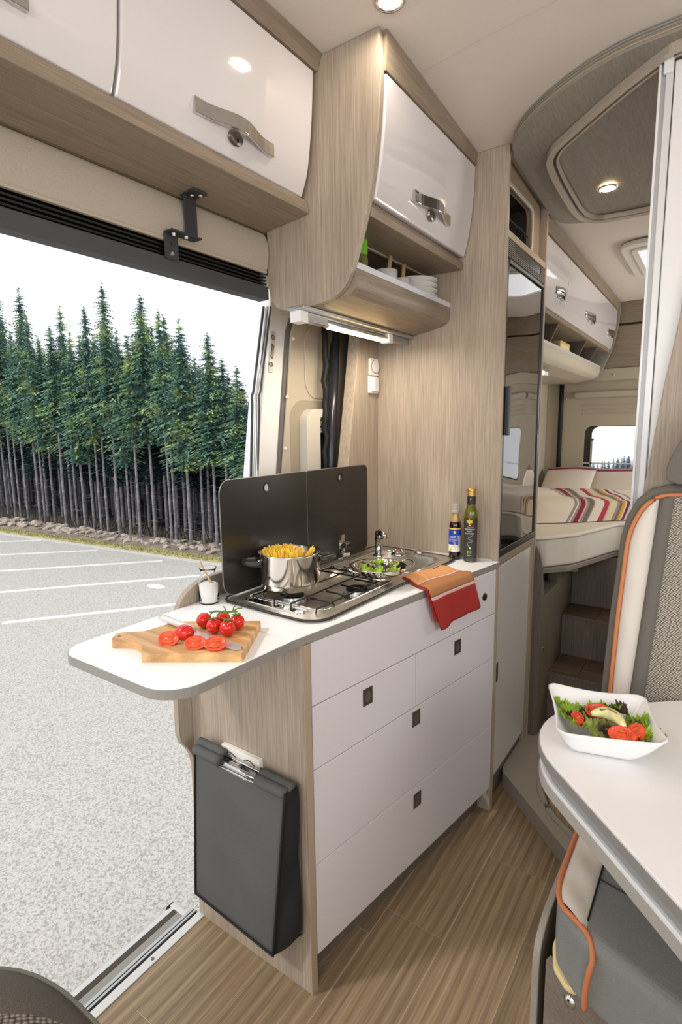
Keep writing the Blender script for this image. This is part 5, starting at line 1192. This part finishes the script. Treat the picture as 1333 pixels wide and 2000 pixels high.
# ------------------------------------------------------------------ shower tray and folding wall
t = thing('shower_tray', 'warm grey raised shower tray with diagonal front edge and wooden insert', 'shower tray', (-.2, 2.0, 0))
tp = rpoly([(-.604, 1.955), (-.596, 1.915), (-.300, 1.628), (-.20, 1.56), (.50, 1.56), (.50, 2.395), (-.604, 2.395)], [.01, .012, .05, .05, 0, 0, 0], 5)
hole = rpoly([(-.470, 2.02), (-.448, 1.86), (-.372, 1.745), (-.18, 1.625), (.40, 1.625), (.40, 2.30), (-.470, 2.30)], [.05, .08, .08, .05, .05, .05, .05], 6)
M().plate(tp, [hole], 'z', .0, .060).obj('tray_rim', TRAY, t, bevel=.006, seg=3)
M().prism(hole, 'z', .001, .045).obj('tray_floor', TRAY, t)
ins = rpoly([(-.446, 2.02), (-.428, 1.868), (-.356, 1.762), (-.17, 1.645), (.38, 1.645), (.38, 2.28), (-.446, 2.28)], [.05, .08, .08, .05, .05, .05, .05], 6)
def path_off(idx): return idx
M().tube(smoothpts([(-.461, 1.975, .055), (-.456, 1.92, .055), (-.442, 1.868, .055), (-.412, 1.815, .055)], 4), 0, flat=(.022, .016)).obj('raised_rib', TRAY, t, bevel=.003)
M().tube([(-.398, 1.795, .055), (-.37, 1.763, .055), (-.30, 1.706, .055), (-.20, 1.64, .055)], 0, flat=(.022, .016)).obj('raised_rib', TRAY, t, bevel=.003)
M().prism(rpoly([(-.442, 2.28), (-.442, 1.98), (-.425, 1.880), (-.385, 1.806), (-.34, 1.757), (-.18, 1.655), (.38, 1.655), (.38, 2.28)], [.03, .05, .05, .05, .05, .03, .03, .03], 5), 'z', .0455, .053).obj('wooden_insert', W_FLOOR, t, bevel=.001)

t = thing('shower_wall', 'white folding shower wall with ribbed aluminium leading post', 'shower wall', (-.1, 1.62, .06))
ZT = zc(1.58)-.034
B(-.180, -.1745, 1.570, 1.604, .066, ZT).obj('post_edge', PANELW, t, bevel=.001)
B(-.1745, -.165, 1.576, 1.604, .066, ZT).obj('post_groove', pm('post_grey', (186, 186, 188), .4, metal=.2), t)
B(-.165, -.150, 1.568, 1.606, .066, ZT).obj('post', pm('post_white_alu', (222, 222, 223), .35, metal=.15), t, bevel=.002)
for k in range(8):
    a = -.148+.053*k; B(a, a+.050, 1.572, 1.588, .066, ZT-.01).obj('slat', PANELW, t, bevel=.003)
B(-.170, -.150, 1.560, 1.570, ZT-.036, ZT-.002).obj('roller_block', PANELW, t, bevel=.003)
B(-.140, .9, 1.63, 1.65, .066, zc(1.64)-.032).obj('washroom_panel', PANELW, t)
wp = thing('bench_headboard', 'oak partition with slanting front edge behind the passenger bench', 'partition', (.2, 1.58, 0))
sh = [(-.205, .0), (-.200, .60), (-.172, 1.0), (-.148, 1.224), (-.123, 1.455), (-.098, 1.628), (-.07, 1.80), (-.02, 2.0), (.06, 2.15), (.12, 2.20), (.95, 2.20), (.95, 0)]
M().prism(sh, 'y', 1.552, 1.566).obj('panel', W_Z, wp, bevel=.003)

# ------------------------------------------------------------------ passenger bench
bn = thing('passenger_bench', 'passenger bench with cream side bolsters, orange piping and coarse knit centre', 'bench', (.1, 1.3, 0))
# backrest: front surface as a function of (x, z)
def bf(x, z): return 1.462+.04*(z-.7)/.5
zt0, XR2 = 1.214, .62
def bx_left(z, inset=0):
    """left outline of the backrest: narrows at the rounded top corner"""
    pts = [(.40, -.214), (.69, -.209), (.87, -.202), (.95, -.196), (1.10, -.188), (1.15, -.176), (1.185, -.155), (1.205, -.128), (1.216, -.09)]
    if z <= pts[0][0]: return pts[0][1]
    for (a, p), (b, q) in zip(pts, pts[1:]):
        if z <= b: return p+(q-p)*(z-a)/(b-a)
    return pts[-1][1]
outl = [(-.214, .44), (-.209, .69), (-.203, .87), (-.196, .98), (-.191, 1.08), (-.180, 1.135), (-.160, 1.180), (-.130, 1.208), (-.090, 1.219), (0, 1.224), (.3, 1.224), (XR2, 1.224), (XR2, .44)]
m = M(); fr_ = [m.bm.verts.new((x, bf(x, z)+.012, z)) for x, z in outl]; bk_ = [m.bm.verts.new((x, bf(x, z)+.046, z)) for x, z in outl]
for i in range(len(outl)): j = (i+1) % len(outl); m.bm.faces.new([fr_[i], fr_[j], bk_[j], bk_[i]])
m.bm.faces.new(fr_); m.bm.faces.new(bk_); bmesh.ops.recalc_face_normals(m.bm, faces=m.bm.faces[:]); m.obj('backrest_shell', GFAB, bn, bevel=.012, seg=4)
pip = [(-.190, .44), (-.186, .69), (-.182, .87), (-.177, .98), (-.172, 1.075), (-.162, 1.120), (-.144, 1.160), (-.118, 1.186), (-.085, 1.196), (0, 1.199), (.3, 1.199), (XR2, 1.199)]
pp = smoothpts([(x, bf(x, z)+.001, z) for x, z in pip], 4)
M().tube(pp, .0048, 8).obj('piping', ORANGE, bn, smooth=True)
def pipx(z):
    for (x0, z0_), (x1, z1_) in zip(pip, pip[1:]):
        if z <= z1_: return x0+(x1-x0)*(z-z0_)/(z1_-z0_+1e-9)
    return pip[-1][0]
def seam(z): return -.143+.052*(z-.69)/.5*0.6+.0
def pipz(x):
    if x < -.162: return 1.30 if False else 1.075+(x+.172)*4.5
    for (a, b), (c, d) in zip(pip[7:], pip[8:]):
        if x <= c: return b+(d-b)*(x-a)/(c-a)
    return 1.199
def strip(fl, fr2, zb, zt1, mat, nm, puff, nu=10, nv=40, wob=0):
    def g(u, v):
        z = zb+(zt1-zb)*v; a = fl(z); b = fr2(z); x = a+(b-a)*u
        if x > -.160: z = min(z, pipz(x)-.003)
        return (x, bf(x, z)-puff*sn(PI*u)**.6+wob*math.sin(z*55+u*3)*math.sin(PI*u)+.006*(1-sn(PI*u)**.6), z)
    M().grid(g, nu, nv).obj(nm, mat, bn, smooth=True)
s1 = lambda z: -.142+(z-.69)*.063; s2 = lambda z: -.109+(z-.69)*.058
strip(lambda z: max(pipx(z)+.003, -.30), s1, .44, 1.186, LEATH, 'side_bolster', .010, wob=.0012)
strip(s1, s2, .44, 1.196, GFAB, 'fabric_band', .005)
strip(s2, lambda z: .30, .44, 1.197, KNIT, 'knit_centre', .014, 20)
strip(lambda z: .30, lambda z: .60, .44, 1.197, LEATH, 'side_bolster', .014, 10)
hr = smoothpts2([(-.098, 1.236), (-.098, 1.262), (-.086, 1.300), (-.070, 1.332), (-.035, 1.372), (.03, 1.405), (.16, 1.41), (.27, 1.37), (.30, 1.27), (.285, 1.232), (.1, 1.226), (-.075, 1.226)], 4)
M().prism(hr, 'y', 1.455, 1.545).obj('headrest', GFAB, bn, bevel=.02, seg=4)
# seat cushion
ca = [(-.222, 1.50), (-.206, 1.19), (-.208, 1.06), (-.192, .998), (-.15, .955), (.0, .90), (.5, .74), (.62, .74), (.62, 1.50)]
m = M(); P_ = rpoly(ca, [0, 0, .03, .03, .04, 0, 0, 0, 0], 4); m.prism(P_, 'z', .30, .448); m.obj('seat_cushion', SEATF, bn, bevel=.022, seg=5)
M().grid(lambda u, v: (-.2005+.064*u+.004*v+.008*(1-u)*max(0, 1-v*12), 1.006-.046*u+.45*v, .447+.008*sn(PI*u)**.5+.0025*math.sin(v*30)*math.sin(PI*u)), 10, 34).obj('side_bolster', LEATH, bn, smooth=True)
M().tube(smoothpts([(-.2035, 1.46, .449), (-.2035, 1.19, .449), (-.2030, 1.06, .449), (-.190, 1.000, .449), (-.158, .975, .449), (-.132, .958, .445), (-.120, .938, .425), (-.124, .930, .395), (-.128, .931, .35), (-.128, .935, .315)], 5), .0052, 8).obj('piping', ORANGE, bn, smooth=True)
M().tube([(-.136, 1.45, .4505), (-.137, 1.15, .4505), (-.138, .985, .4500)], .0016, 6).obj('seam', BLK, bn)
M().tube([(-.137, 1.10, .4498), (.1, 1.05, .4498)], .0012, 6).obj('seam', BLK, bn)
M().prism(rpoly([(-.209, 1.10), (-.209, 1.045), (-.197, 1.0), (-.165, .968), (-.13, .98), (-.15, 1.10)], [.0, .03, .03, .02, 0, 0], 5), 'z', .290, .303).obj('foam_base', FOAM, bn, bevel=.003)
f1, f2_ = Vector((-.214, 1.012)), Vector((.5, .746))
fd = (f2_-f1).normalized(); fn_ = Vector((-fd.y, fd.x))
WBX = wood('oak_board_across', 'x', (100, 90, 82), (140, 128, 116))
M().prism([tuple(f1), tuple(f2_), tuple(f2_+fn_*.016), tuple(f1+fn_*.016)], 'z', 0, .295).obj('front_board', WBX, bn, bevel=.001)
q = f1+fd*.055; M().lathe([(0, -.006), (.009, -.005), (.012, -.001), (.013, 0)], (0, 0, 0), 20, 'y').xf(Matrix.Translation((q.x-fn_.x*.001, q.y-fn_.y*.001, .250)) @ Matrix.Rotation(math.atan2(fd.y, fd.x), 4, 'Z')).obj('push_button', CHROME, bn, smooth=True)
sp_ = [(1.54, .0), (1.54, .30), (1.389, .300)]+smoothpts2([(1.245, .312), (1.12, .322), (1.065, .316), (1.035, .298), (1.022, .268), (1.020, .22)], 5)+[(1.020, 0)]
M().prism(sp_, 'x', -.243, -.228).obj('side_panel', W_DK, bn, bevel=.003)

# ------------------------------------------------------------------ dining table, bowl, salad
tb = thing('dining_table', 'white two-tier table with rounded corner and grey edge bands in the foreground', 'table', (.2, 1.0, 0))
E1 = Vector((.694, -.720)); E2 = Vector((.770, .638)); PC = Vector((-.362, 1.164))
def tpoly(off): 
    n1 = Vector((-E1.y, E1.x))*-1; n2 = Vector((-E2.y, E2.x))
    c = PC; pts = [c+E1*.98, c, c+E2*.62, c+E2*.62+E1*.98]
    cen = sum(pts, Vector((0, 0)))/4; outp = rpoly([tuple(p) for p in pts], [.10, .190, .10, .10], 12)
    return [tuple(Vector(p)+(Vector(p)-cen).normalized()*off) for p in outp]
M().prism(tpoly(0), 'z', .695, .720).obj('top', pm('white_table_top', (238, 236, 236), .3), tb, bevel=.002)
def ringband(off0, off1, z0, z1, mat, nm):
    M().plate(tpoly(off1), [tpoly(off0)], 'z', z0, z1).obj(nm, mat, tb)
ringband(.0002, .0022, .697, .7145, EDGE, 'edge_band')
M().prism(tpoly(-.010), 'z', .678, .695).obj('slide_plate', pm('slide_grey', (176, 178, 180), .35, metal=.4), tb)
M().prism(tpoly(-.004), 'z', .640, .672).obj('lower_board', pm('white_lower_board', (236, 236, 236), .35), tb, bevel=.002)
M().prism(tpoly(-.014), 'z', .672, .678).obj('gap_strip', ALU, tb)
ringband(-.0038, -.0016, .641, .664, pm('light_edge_band', (176, 170, 162), .4), 'edge_band')
M().lathe([(.055, .02), (.050, .03), (.045, .04), (.045, .62), (.05, .64)], (.045, 1.075, 0), 32).obj('leg', TABLEL, tb, smooth=True)
M().lathe([(0, .018), (.15, .012), (.155, 0)], (.045, 1.075, 0), 40).obj('foot_plate', TABLEL, tb, smooth=True)

sb = thing('salad_bowl', 'square white porcelain bowl with flared corners on the table', 'bowl', (-.16, 1.15, .72))
RB = [Vector((-.288, 1.228, .786)), Vector((-.222, 1.035, .776)), Vector((-.030, 1.095, .783)), Vector((-.093, 1.285, .783))]
FB = [Vector((-.212, 1.150, .7215)), Vector((-.190, 1.085, .7215)), Vector((-.108, 1.105, .7215)), Vector((-.128, 1.185, .7215))]
def bowl_pt(u, v, inner=0):
    """u round the square 0..4, v 0 base .. 1 rim"""
    i = int(u) % 4; f = u-int(u); a, b = RB[i], RB[(i+1) % 4]; c, d = FB[i], FB[(i+1) % 4]
    top = a.lerp(b, f); base = c.lerp(d, f); k = math.sin(PI*f)
    top = top+Vector((0, 0, -.006*k)) ; cen = (RB[0]+RB[2])/2; kc = max(0, 1-min(f, 1-f)/.12)**2; top = top.lerp(Vector((cen.x, cen.y, top.z-.01)), .09*kc); top = top.lerp(Vector((cen.x, cen.y, top.z)), .07*k)
    p = base.lerp(top, v**.85); p.z = base.z+(top.z-base.z)*v**1.35
    if inner: p = p.lerp(Vector((cen.x, cen.y, p.z)), .035)+Vector((0, 0, .003*(1-v)))
    return p
m = M(); NU, NV = 64, 12
for inner in (0, 1):
    V = [[m.bm.verts.new(bowl_pt(4*i/NU, j/NV, inner)) for j in range(NV+1)] for i in range(NU)]
    for i in range(NU):
        for j in range(NV): m.bm.faces.new([V[i][j], V[(i+1) % NU][j], V[(i+1) % NU][j+1], V[i][j+1]])
    cc = m.bm.verts.new(sum((v[0].co for v in V), Vector())/NU)
    for i in range(NU): m.bm.faces.new([cc, V[(i+1) % NU][0], V[i][0]])
    if inner == 0: O_ = V
for i in range(NU): m.bm.faces.new([O_[i][NV], O_[(i+1) % NU][NV], V[(i+1) % NU][NV], V[i][NV]])
bmesh.ops.recalc_face_normals(m.bm, faces=m.bm.faces[:]); m.obj('bowl_body', BOWLM, sb, smooth=True)
ls = 'lettuce leaves in the white salad bowl'
L_spec = [(-.225, 1.165, .765, .026, LET1, 'bright green curly lettuce leaf at the left of the salad bowl'), (-.185, 1.195, .768, .024, LET1, 'green curly lettuce leaf at the back left of the salad'),
 (-.205, 1.135, .766, .022, LET2, 'dark red lettuce leaf in the left half of the salad'), (-.135, 1.205, .770, .026, LET2, 'dark frilly lettuce leaf standing at the back of the salad'), (-.100, 1.185, .768, .030, LET1, 'large green curly lettuce leaf at the right rear of the salad'),
 (-.165, 1.112, .767, .024, LET3, 'pale green lettuce leaf at the front of the salad'), (-.142, 1.108, .770, .018, LET2, 'small dark red lettuce leaf at the front centre of the salad'), (-.085, 1.140, .764, .024, LET1, 'green lettuce leaf under the right tomato pieces'),
 (-.190, 1.110, .766, .022, LET1, 'light green lettuce leaf at the front left rim of the bowl'), (-.160, 1.150, .756, .040, LET3, 'broad pale lettuce leaf under the middle of the salad'), (-.125, 1.120, .760, .032, LET3, 'pale lettuce leaf under the front tomato half'), (-.212, 1.128, .765, .020, LET1, 'small green lettuce leaf at the far left front of the salad')]
L_spec += [(-.245, 1.190, .764, .020, LET1, 'green lettuce leaf in the far left corner of the salad bowl'), (-.120, 1.150, .760, .030, LET3, 'pale lettuce leaf beneath the avocado slice'), (-.070, 1.165, .764, .022, LET1, 'green lettuce leaf near the right rim of the bowl'),
 (-.150, 1.220, .768, .020, LET1, 'small green leaf against the back wall of the bowl'), (-.185, 1.150, .770, .018, LET2, 'small dark leaf left of the avocado slice'), (-.095, 1.108, .765, .022, LET1, 'green leaf showing between the two right tomato halves')]
rn = random.Random(5)
for k, (x, y, z, s, mt, lab) in enumerate(L_spec): leaf((x, y, z-.004), s, mt, 60+k, tilt=(rn.uniform(-.4, .4), rn.uniform(-.4, .4)), wav=.30, label=lab, category='lettuce', group=ls)
g2 = 'tomato halves in the salad bowl'
half(-.170, 1.172, .017, -1.0, 'tomato half at the back centre of the salad', .9, .762, g2, 1.5)
half(-.200, 1.118, .013, -2.4, 'small tomato piece at the left among dark lettuce', .7, .764, g2, 1.5)
half(-.092, 1.120, .017, -.4, 'long tomato half at the right of the salad', .6, .762, g2, 1.7)
half(-.114, 1.094, .017, -1.3, 'tomato half at the front right of the salad bowl', .9, .766, g2, 1.45)
t = thing('avocado_slice', 'pale dressed avocado slice curving through the middle of the salad', 'avocado', (-.14, 1.13, .775))
M().tube(smoothpts([(-.175, 1.128, .785), (-.155, 1.138, .790), (-.130, 1.130, .791), (-.112, 1.108, .786)], 5), [.004+.008*math.sin(PI*k/15) for k in range(16)], 12).obj('slice', EGGM, t, smooth=True)
M().tube([(-.160, 1.130, .7975), (-.145, 1.134, .8015), (-.128, 1.124, .8025)], [.0012, .002, .001], 6).obj('dressing', pm('balsamic_dressing', (150, 96, 40), .15), t, smooth=True)

# ------------------------------------------------------------------ cab seat at the lower left
cs = thing('cab_seat', 'dark brown-grey cab seat cushion with coarse knit centre at the lower left', 'seat', (-.78, .05, 0))
def cabp(u, v, k=1.0, dz=0):
    a = 2*PI*u; n = 2.6; c, s = math.cos(a), math.sin(a); r = (abs(c)**n+abs(s)**n)**(-1/n)
    rr = v*k; x = -.775+.325*r*c*rr; y = .052+.325*r*s*rr
    return (x, y, .50+dz-.075*max(0, v*k-.55)**2/.2 - (0 if v < .999 else .0))
M().grid(lambda u, v: cabp(u, min(1, v*1.12)) if v < .9 else (cabp(u, 1.0)[0], cabp(u, 1.0)[1], cabp(u, 1.0)[2]-.14*(v-.89)/.11), 48, 24).obj('cushion', CABF, cs, smooth=True)
def cabz(x, y):
    n = 2.6; rho = (abs((x+.775)/.325)**n+abs((y-.052)/.325)**n)**(1/n); return .50-.375*max(0, rho-.55)**2
def knitp(u, v):
    a = 2*PI*u; x = -.68+.235*v*math.cos(a); y = .03+.325*v*math.sin(a); rho = (abs((x+.775)/.325)**2.6+abs((y-.052)/.325)**2.6)**(1/2.6)
    if rho > .965: x = -.775+(x+.775)*.965/rho; y = .052+(y-.052)*.965/rho
    return (x, y, cabz(x, y)+.005-.004*max(0, v-.9)*10)
M().grid(knitp, 56, 16).obj('knit_insert', KNITC, cs, smooth=True)
M().tube([tuple(Vector(cabp(k/60, 1.0))+Vector((0, 0, -.004))) for k in range(60)], .006, 6, closed=True).obj('welt', GFAB, cs, smooth=True)
B(-.98, -.60, -.18, .22, 0, .36).obj('seat_base', BLK, cs, bevel=.03)

# ------------------------------------------------------------------ outside: car park, verge, spruce forest
GZ = -.6
gr = M().prism([(-34, -12), (9, -12), (9, 9.5), (-1.0, 9.5), (-3.0, 14), (-34, 14)], 'z', GZ-.3, GZ).obj('ground', GROUND, kind='structure')
def strip_poly(p, q, w, z0, z1, mat, nm, par):
    p, q = Vector(p), Vector(q); d = (q-p).normalized(); n = Vector((-d.y, d.x))*w/2
    return M().prism([tuple(p-n), tuple(q-n), tuple(q+n), tuple(p+n)], 'z', z0, z1).obj(nm, mat, par)
k0, k1 = Vector((-16, 4.53)), Vector((-1.5, 5.85))
kdir = (k1-k0).normalized(); kn_ = Vector((-kdir.y, kdir.x))
strip_poly(k0, k1, .09, GZ, GZ+.012, KERB, 'kerb_edge', gr)
for a, b, w in (((-6.075, 2.465), (-3.9, 5.35), .085), ((-7.6, 2.63), (-5.45, 5.25), .085), ((-8.80, 3.13), (-6.95, 5.15), .085), ((-10.2, 3.43), (-8.55, 5.05), .085), ((-11.6, 3.8), (-10.3, 5.0), .085)):
    strip_poly(a, b, w, GZ, GZ+.004, LINEP, 'parking_line', gr)
M().lathe([(0, GZ+.003), (.12, GZ+.003), (.13, GZ)], (-5.85, 4.21, 0), 14, sx=1.2, sy=.6).obj('paint_patch', LINEP, gr)
g0, g1 = k0+kn_*.20, k1+kn_*.20
strip_poly(g0, g1, .26, GZ, GZ+.02, GRASS, 'grass_verge', gr)
strip_poly(k0+kn_*.65, k1+kn_*.65, .7, GZ, GZ+.03, SOIL, 'soil_bank', gr)
strip_poly(k0+kn_*2.8, k1+kn_*2.8, 3.6, GZ, GZ+.035, pm('forest_floor', (48, 46, 44), 1, noise=(5, .4)), 'forest_floor', gr)
rn = random.Random(21)
m = M()
for k in range(5200):
    s = rn.random()*14.4; o = rn.gauss(.18, .055); p = k0+kdir*s+kn_*o; h = rn.uniform(.015, .05); a = rn.uniform(0, 6.3); e = .012
    v = [m.bm.verts.new((p.x+e*math.cos(a), p.y+e*math.sin(a), GZ+.018)), m.bm.verts.new((p.x-e*math.cos(a), p.y-e*math.sin(a), GZ+.018)), m.bm.verts.new((p.x+rn.uniform(-.03, .03), p.y+rn.uniform(-.03, .03), GZ+.02+h))]
    m.bm.faces.new(v)
m.obj('grass_tufts', GRASS, gr, kind='stuff')
# rubble
protos = []
for k in range(5):
    m = M(); bmesh.ops.create_icosphere(m.bm, subdivisions=1, radius=1)
    for v in m.bm.verts: v.co = Vector((v.co.x*rn.uniform(.8, 1.3), v.co.y*rn.uniform(.6, 1.0), v.co.z*rn.uniform(.4, .75)))*rn.uniform(.8, 1.15)
    me = bpy.data.meshes.new('rock'); m.bm.to_mesh(me); m.bm.free(); me.materials.append(ROCK); protos.append(me)
for k in range(280):
    s = rn.random()**1.0*13; p = k0+kdir*s+kn_*(.40+rn.random()*.55+(.0 if s > 5 else .1)); r = rn.uniform(.035, .10)*(1.0 if s > 6 else 1.25)
    o = bpy.data.objects.new('rock', protos[k % 5]); COL.objects.link(o); o.location = (p.x, p.y, GZ+.03+r*.25); o.scale = (r, r, r*rn.uniform(.6, 1)); o.rotation_euler = (rn.uniform(-.3, .3), rn.uniform(-.3, .3), rn.uniform(0, 6))
    props(o, 'pale broken rock on the rubble strip in front of the forest', 'rock', 'rocks along the forest edge')
m = M()
for k in range(900):
    s = rn.random()*13; p = k0+kdir*s+kn_*(.55+rn.random()*.9); h = rn.uniform(.08, .32); q = Vector((rn.uniform(-.12, .12), rn.uniform(-.08, .08)))
    a = m.bm.verts.new((p.x, p.y, GZ+.02)); b = m.bm.verts.new((p.x+.008, p.y, GZ+.02)); c = m.bm.verts.new((p.x+q.x, p.y+q.y, GZ+h)); m.bm.faces.new([a, b, c])
m.obj('dry_brush', pm('dry_twig', (150, 132, 112), .9), kind='stuff', label='thin dry twigs and grass stalks between the rocks and trunks', category='brush')
# added slope closing off the sky; its blue paints the darkness between trunks
M().grid(lambda u, v: (-26+19.5*u, 8.6+1.5*v+.25*math.sin(u*14), GZ+2.6*v**.8+.15*math.sin(u*37)*v), 40, 8).obj('backdrop_slope', pm('slope_forest_shade', (40, 52, 64), 1, noise=(3, .4)), kind='structure')

NEED_SHADE = needle_mat('shaded_spruce_needles', (26, 44, 52), (46, 70, 72), (72, 98, 82))  # darker needle copy, shade under the canopy put into the colour
def crown_mesh(seed, H=5.0, cb=2.1, R=.36, dens=46, mat=NEED, droop=.35):
    rn = random.Random(seed); m = M()
    for w in range(dens):
        t = (w+rn.random()*.6)/dens; z = cb+(H-cb)*(t**.92); rad = R*(1-t)**.75*(1 if t > .12 else .55+t*3.7)*rn.uniform(.8, 1.2)+.02
        nb = 6+int(6*(1-t))
        for b in range(nb):
            if rn.random() < (.30 if t < .35 else .12): continue
            a = 2*PI*(b+rn.random()*.8)/nb; L = rad*rn.uniform(.6, 1.18); d = Vector((math.cos(a), math.sin(a), 0)); sd = Vector((-d.y, d.x, 0))
            pr = None; ns = 4; zj = rn.uniform(-.045, .045)
            for s in range(ns+1):
                f = s/ns; c = d*(L*f)+Vector((0, 0, z+zj+.10*L-droop*L*f*f+(.12*L*f if t > .8 else 0)))
                wd = (.085*(1-f)+.015)*(.5+L*1.6)
                if pr is not None:
                    j = rn.uniform(-.02, .02)
                    p1 = m.bm.verts.new(pr[0]); p2 = m.bm.verts.new(c); 
                    for sg in (1, -1):
                        q = m.bm.verts.new((pr[0]+c)/2+sd*sg*wd+d*.05*L+Vector((0, 0, -wd*.75+j)))
                        m.bm.faces.new([p1, p2, q])
                    q = m.bm.verts.new((pr[0]+c)/2+Vector((0, 0, -wd*1.1))+sd*j); m.bm.faces.new([p1, p2, q])
                pr = (c, wd)
    me = bpy.data.meshes.new('crown'); m.bm.to_mesh(me); m.bm.free(); me.materials.append(mat); return me
def trunk_mesh(seed, H=5.0, r=.025, mat=None):
    rn = random.Random(seed); m = M()
    m.tube([(0, 0, -.05), (.004, 0, 1.2), (-.004, .004, 2.4), (0, 0, H*.97)], [r*1.15, r, r*.8, .006], 8)
    for k in range(34):
        z = rn.uniform(.3, 2.7); a = rn.uniform(0, 6.3); L = rn.uniform(.05, .2)
        p = [m.bm.verts.new(v) for v in ((0, 0, z), (0, 0, z+.008), (L*math.cos(a), L*math.sin(a), z-rn.uniform(-.02, .07)))]; m.bm.faces.new(p)
    me = bpy.data.meshes.new('trunk'); m.bm.to_mesh(me); m.bm.free(); me.materials.append(mat or TRUNK); return me
crowns = [crown_mesh(k, cb=(1.75, 2.35, 2.0, 2.5, 2.15)[k], R=(.52, .40, .56, .42, .46)[k], dens=(50, 40, 56, 46, 44)[k]) for k in range(5)]
dcrowns = [crown_mesh(50+k, cb=1.25+.2*k, R=.46, dens=44, mat=NEED_SHADE) for k in range(3)]
trunks = [trunk_mesh(k) for k in range(4)]; dtrunks = [trunk_mesh(k+9, mat=TRUNK_SHADE) for k in range(3)]
def tree(x, y, h, cm, tm, label, sxy=1, group='spruces at the forest edge'):
    t = thing('spruce_tree', label, 'tree', (x, y, GZ), group); s = h/5.0
    t.scale = (sxy, sxy, s); t.rotation_euler = (0, 0, rn.uniform(0, 6.28))
    for nm, me in (('crown', cm), ('trunk', tm)):
        o = bpy.data.objects.new(nm, me); COL.objects.link(o); o.parent = t
    return t
ORD = 'leftmost,second,third,fourth,fifth,sixth,seventh,eighth,ninth,tenth,eleventh,twelfth,thirteenth,fourteenth,fifteenth,sixteenth,seventeenth,eighteenth,nineteenth,twentieth,twenty-first,twenty-second,twenty-third,twenty-fourth,twenty-fifth,twenty-sixth,twenty-seventh,twenty-eighth,twenty-ninth'.split(',')
# (X/Y ratio, top height above ground)
FR = [(-2.38, 5.0), (-2.305, 4.9), (-2.244, 5.4), (-2.202, 4.6), (-2.145, 4.2), (-2.055, 5.05), (-2.02, 4.5), (-1.95, 4.0), (-1.875, 4.1), (-1.80, 4.5), (-1.755, 3.9), (-1.70, 3.9), (-1.66, 4.35), (-1.62, 3.8), (-1.557, 4.65), (-1.50, 3.8), (-1.45, 3.7), (-1.376, 4.35), (-1.30, 4.0), (-1.279, 3.95), (-1.216, 3.78), (-1.16, 3.2), (-1.108, 3.52), (-1.06, 3.1), (-1.008, 2.95), (-.96, 2.5), (-.92, 2.6)]
for i, (q, h) in enumerate(FR):
    y = 6.0+.12*((i*7) % 5)/5+.12*(i % 2)+ (.0 if q < -1.3 else .08); x = q*y
    tree(x, y, h, crowns[i % 5], trunks[i % 4], 'spruce with pale bare trunk in the front row of the forest, %s from the left' % ORD[i] if i else 'spruce with pale bare trunk at the left end of the front forest row', .85+.1*(i % 3))
prof_ = sorted(FR)
def hz(q):
    for (a, p), (b, r) in zip(prof_, prof_[1:]):
        if a <= q <= b: return p+(r-p)*(q-a)/(b-a)
    return prof_[0][1] if q < prof_[0][0] else prof_[-1][1]
for i in range(225):
    q = -2.75+1.95*((i*.6180339)%1); y = 6.45+2.3*rn.random()**1.1; x = q*y
    zt_ = 1.36+(hz(q)-.6-1.36)*(y/6.1)*rn.uniform(.52, .86); h = zt_+.6
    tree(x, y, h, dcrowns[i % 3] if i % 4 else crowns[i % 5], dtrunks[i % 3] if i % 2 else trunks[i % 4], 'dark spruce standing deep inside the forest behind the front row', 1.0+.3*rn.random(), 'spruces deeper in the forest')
# far slope with hazy spruces seen through the rear window
M().grid(lambda u, v: (-34+44*u, 52+18*v, -9+5.0*v*(u**.7)+.5*math.sin(u*9)), 24, 6).obj('far_hill', DISTH, kind='structure')
fm = crown_mesh(91, cb=.1, R=.95, dens=64, mat=DISTT)
for k in range(46):
    u = k/46; x = -9.5+9.5*u+rn.uniform(-.2, .2); y = 50+rn.uniform(-2, 3); zt_ = 1.36-(1.36+1.15-1.0*min(1, u*1.7))*y/40*rn.uniform(.96, 1.06)
    o = bpy.data.objects.new('distant_spruce', fm); COL.objects.link(o); hh = rn.uniform(2.2, 3.6); o.location = (x, y, zt_-hh); o.scale = (.75, .75, hh/5)
    props(o, 'hazy blue-grey spruce on the far slope seen through the rear window', 'tree', 'distant spruces beyond the rear window')
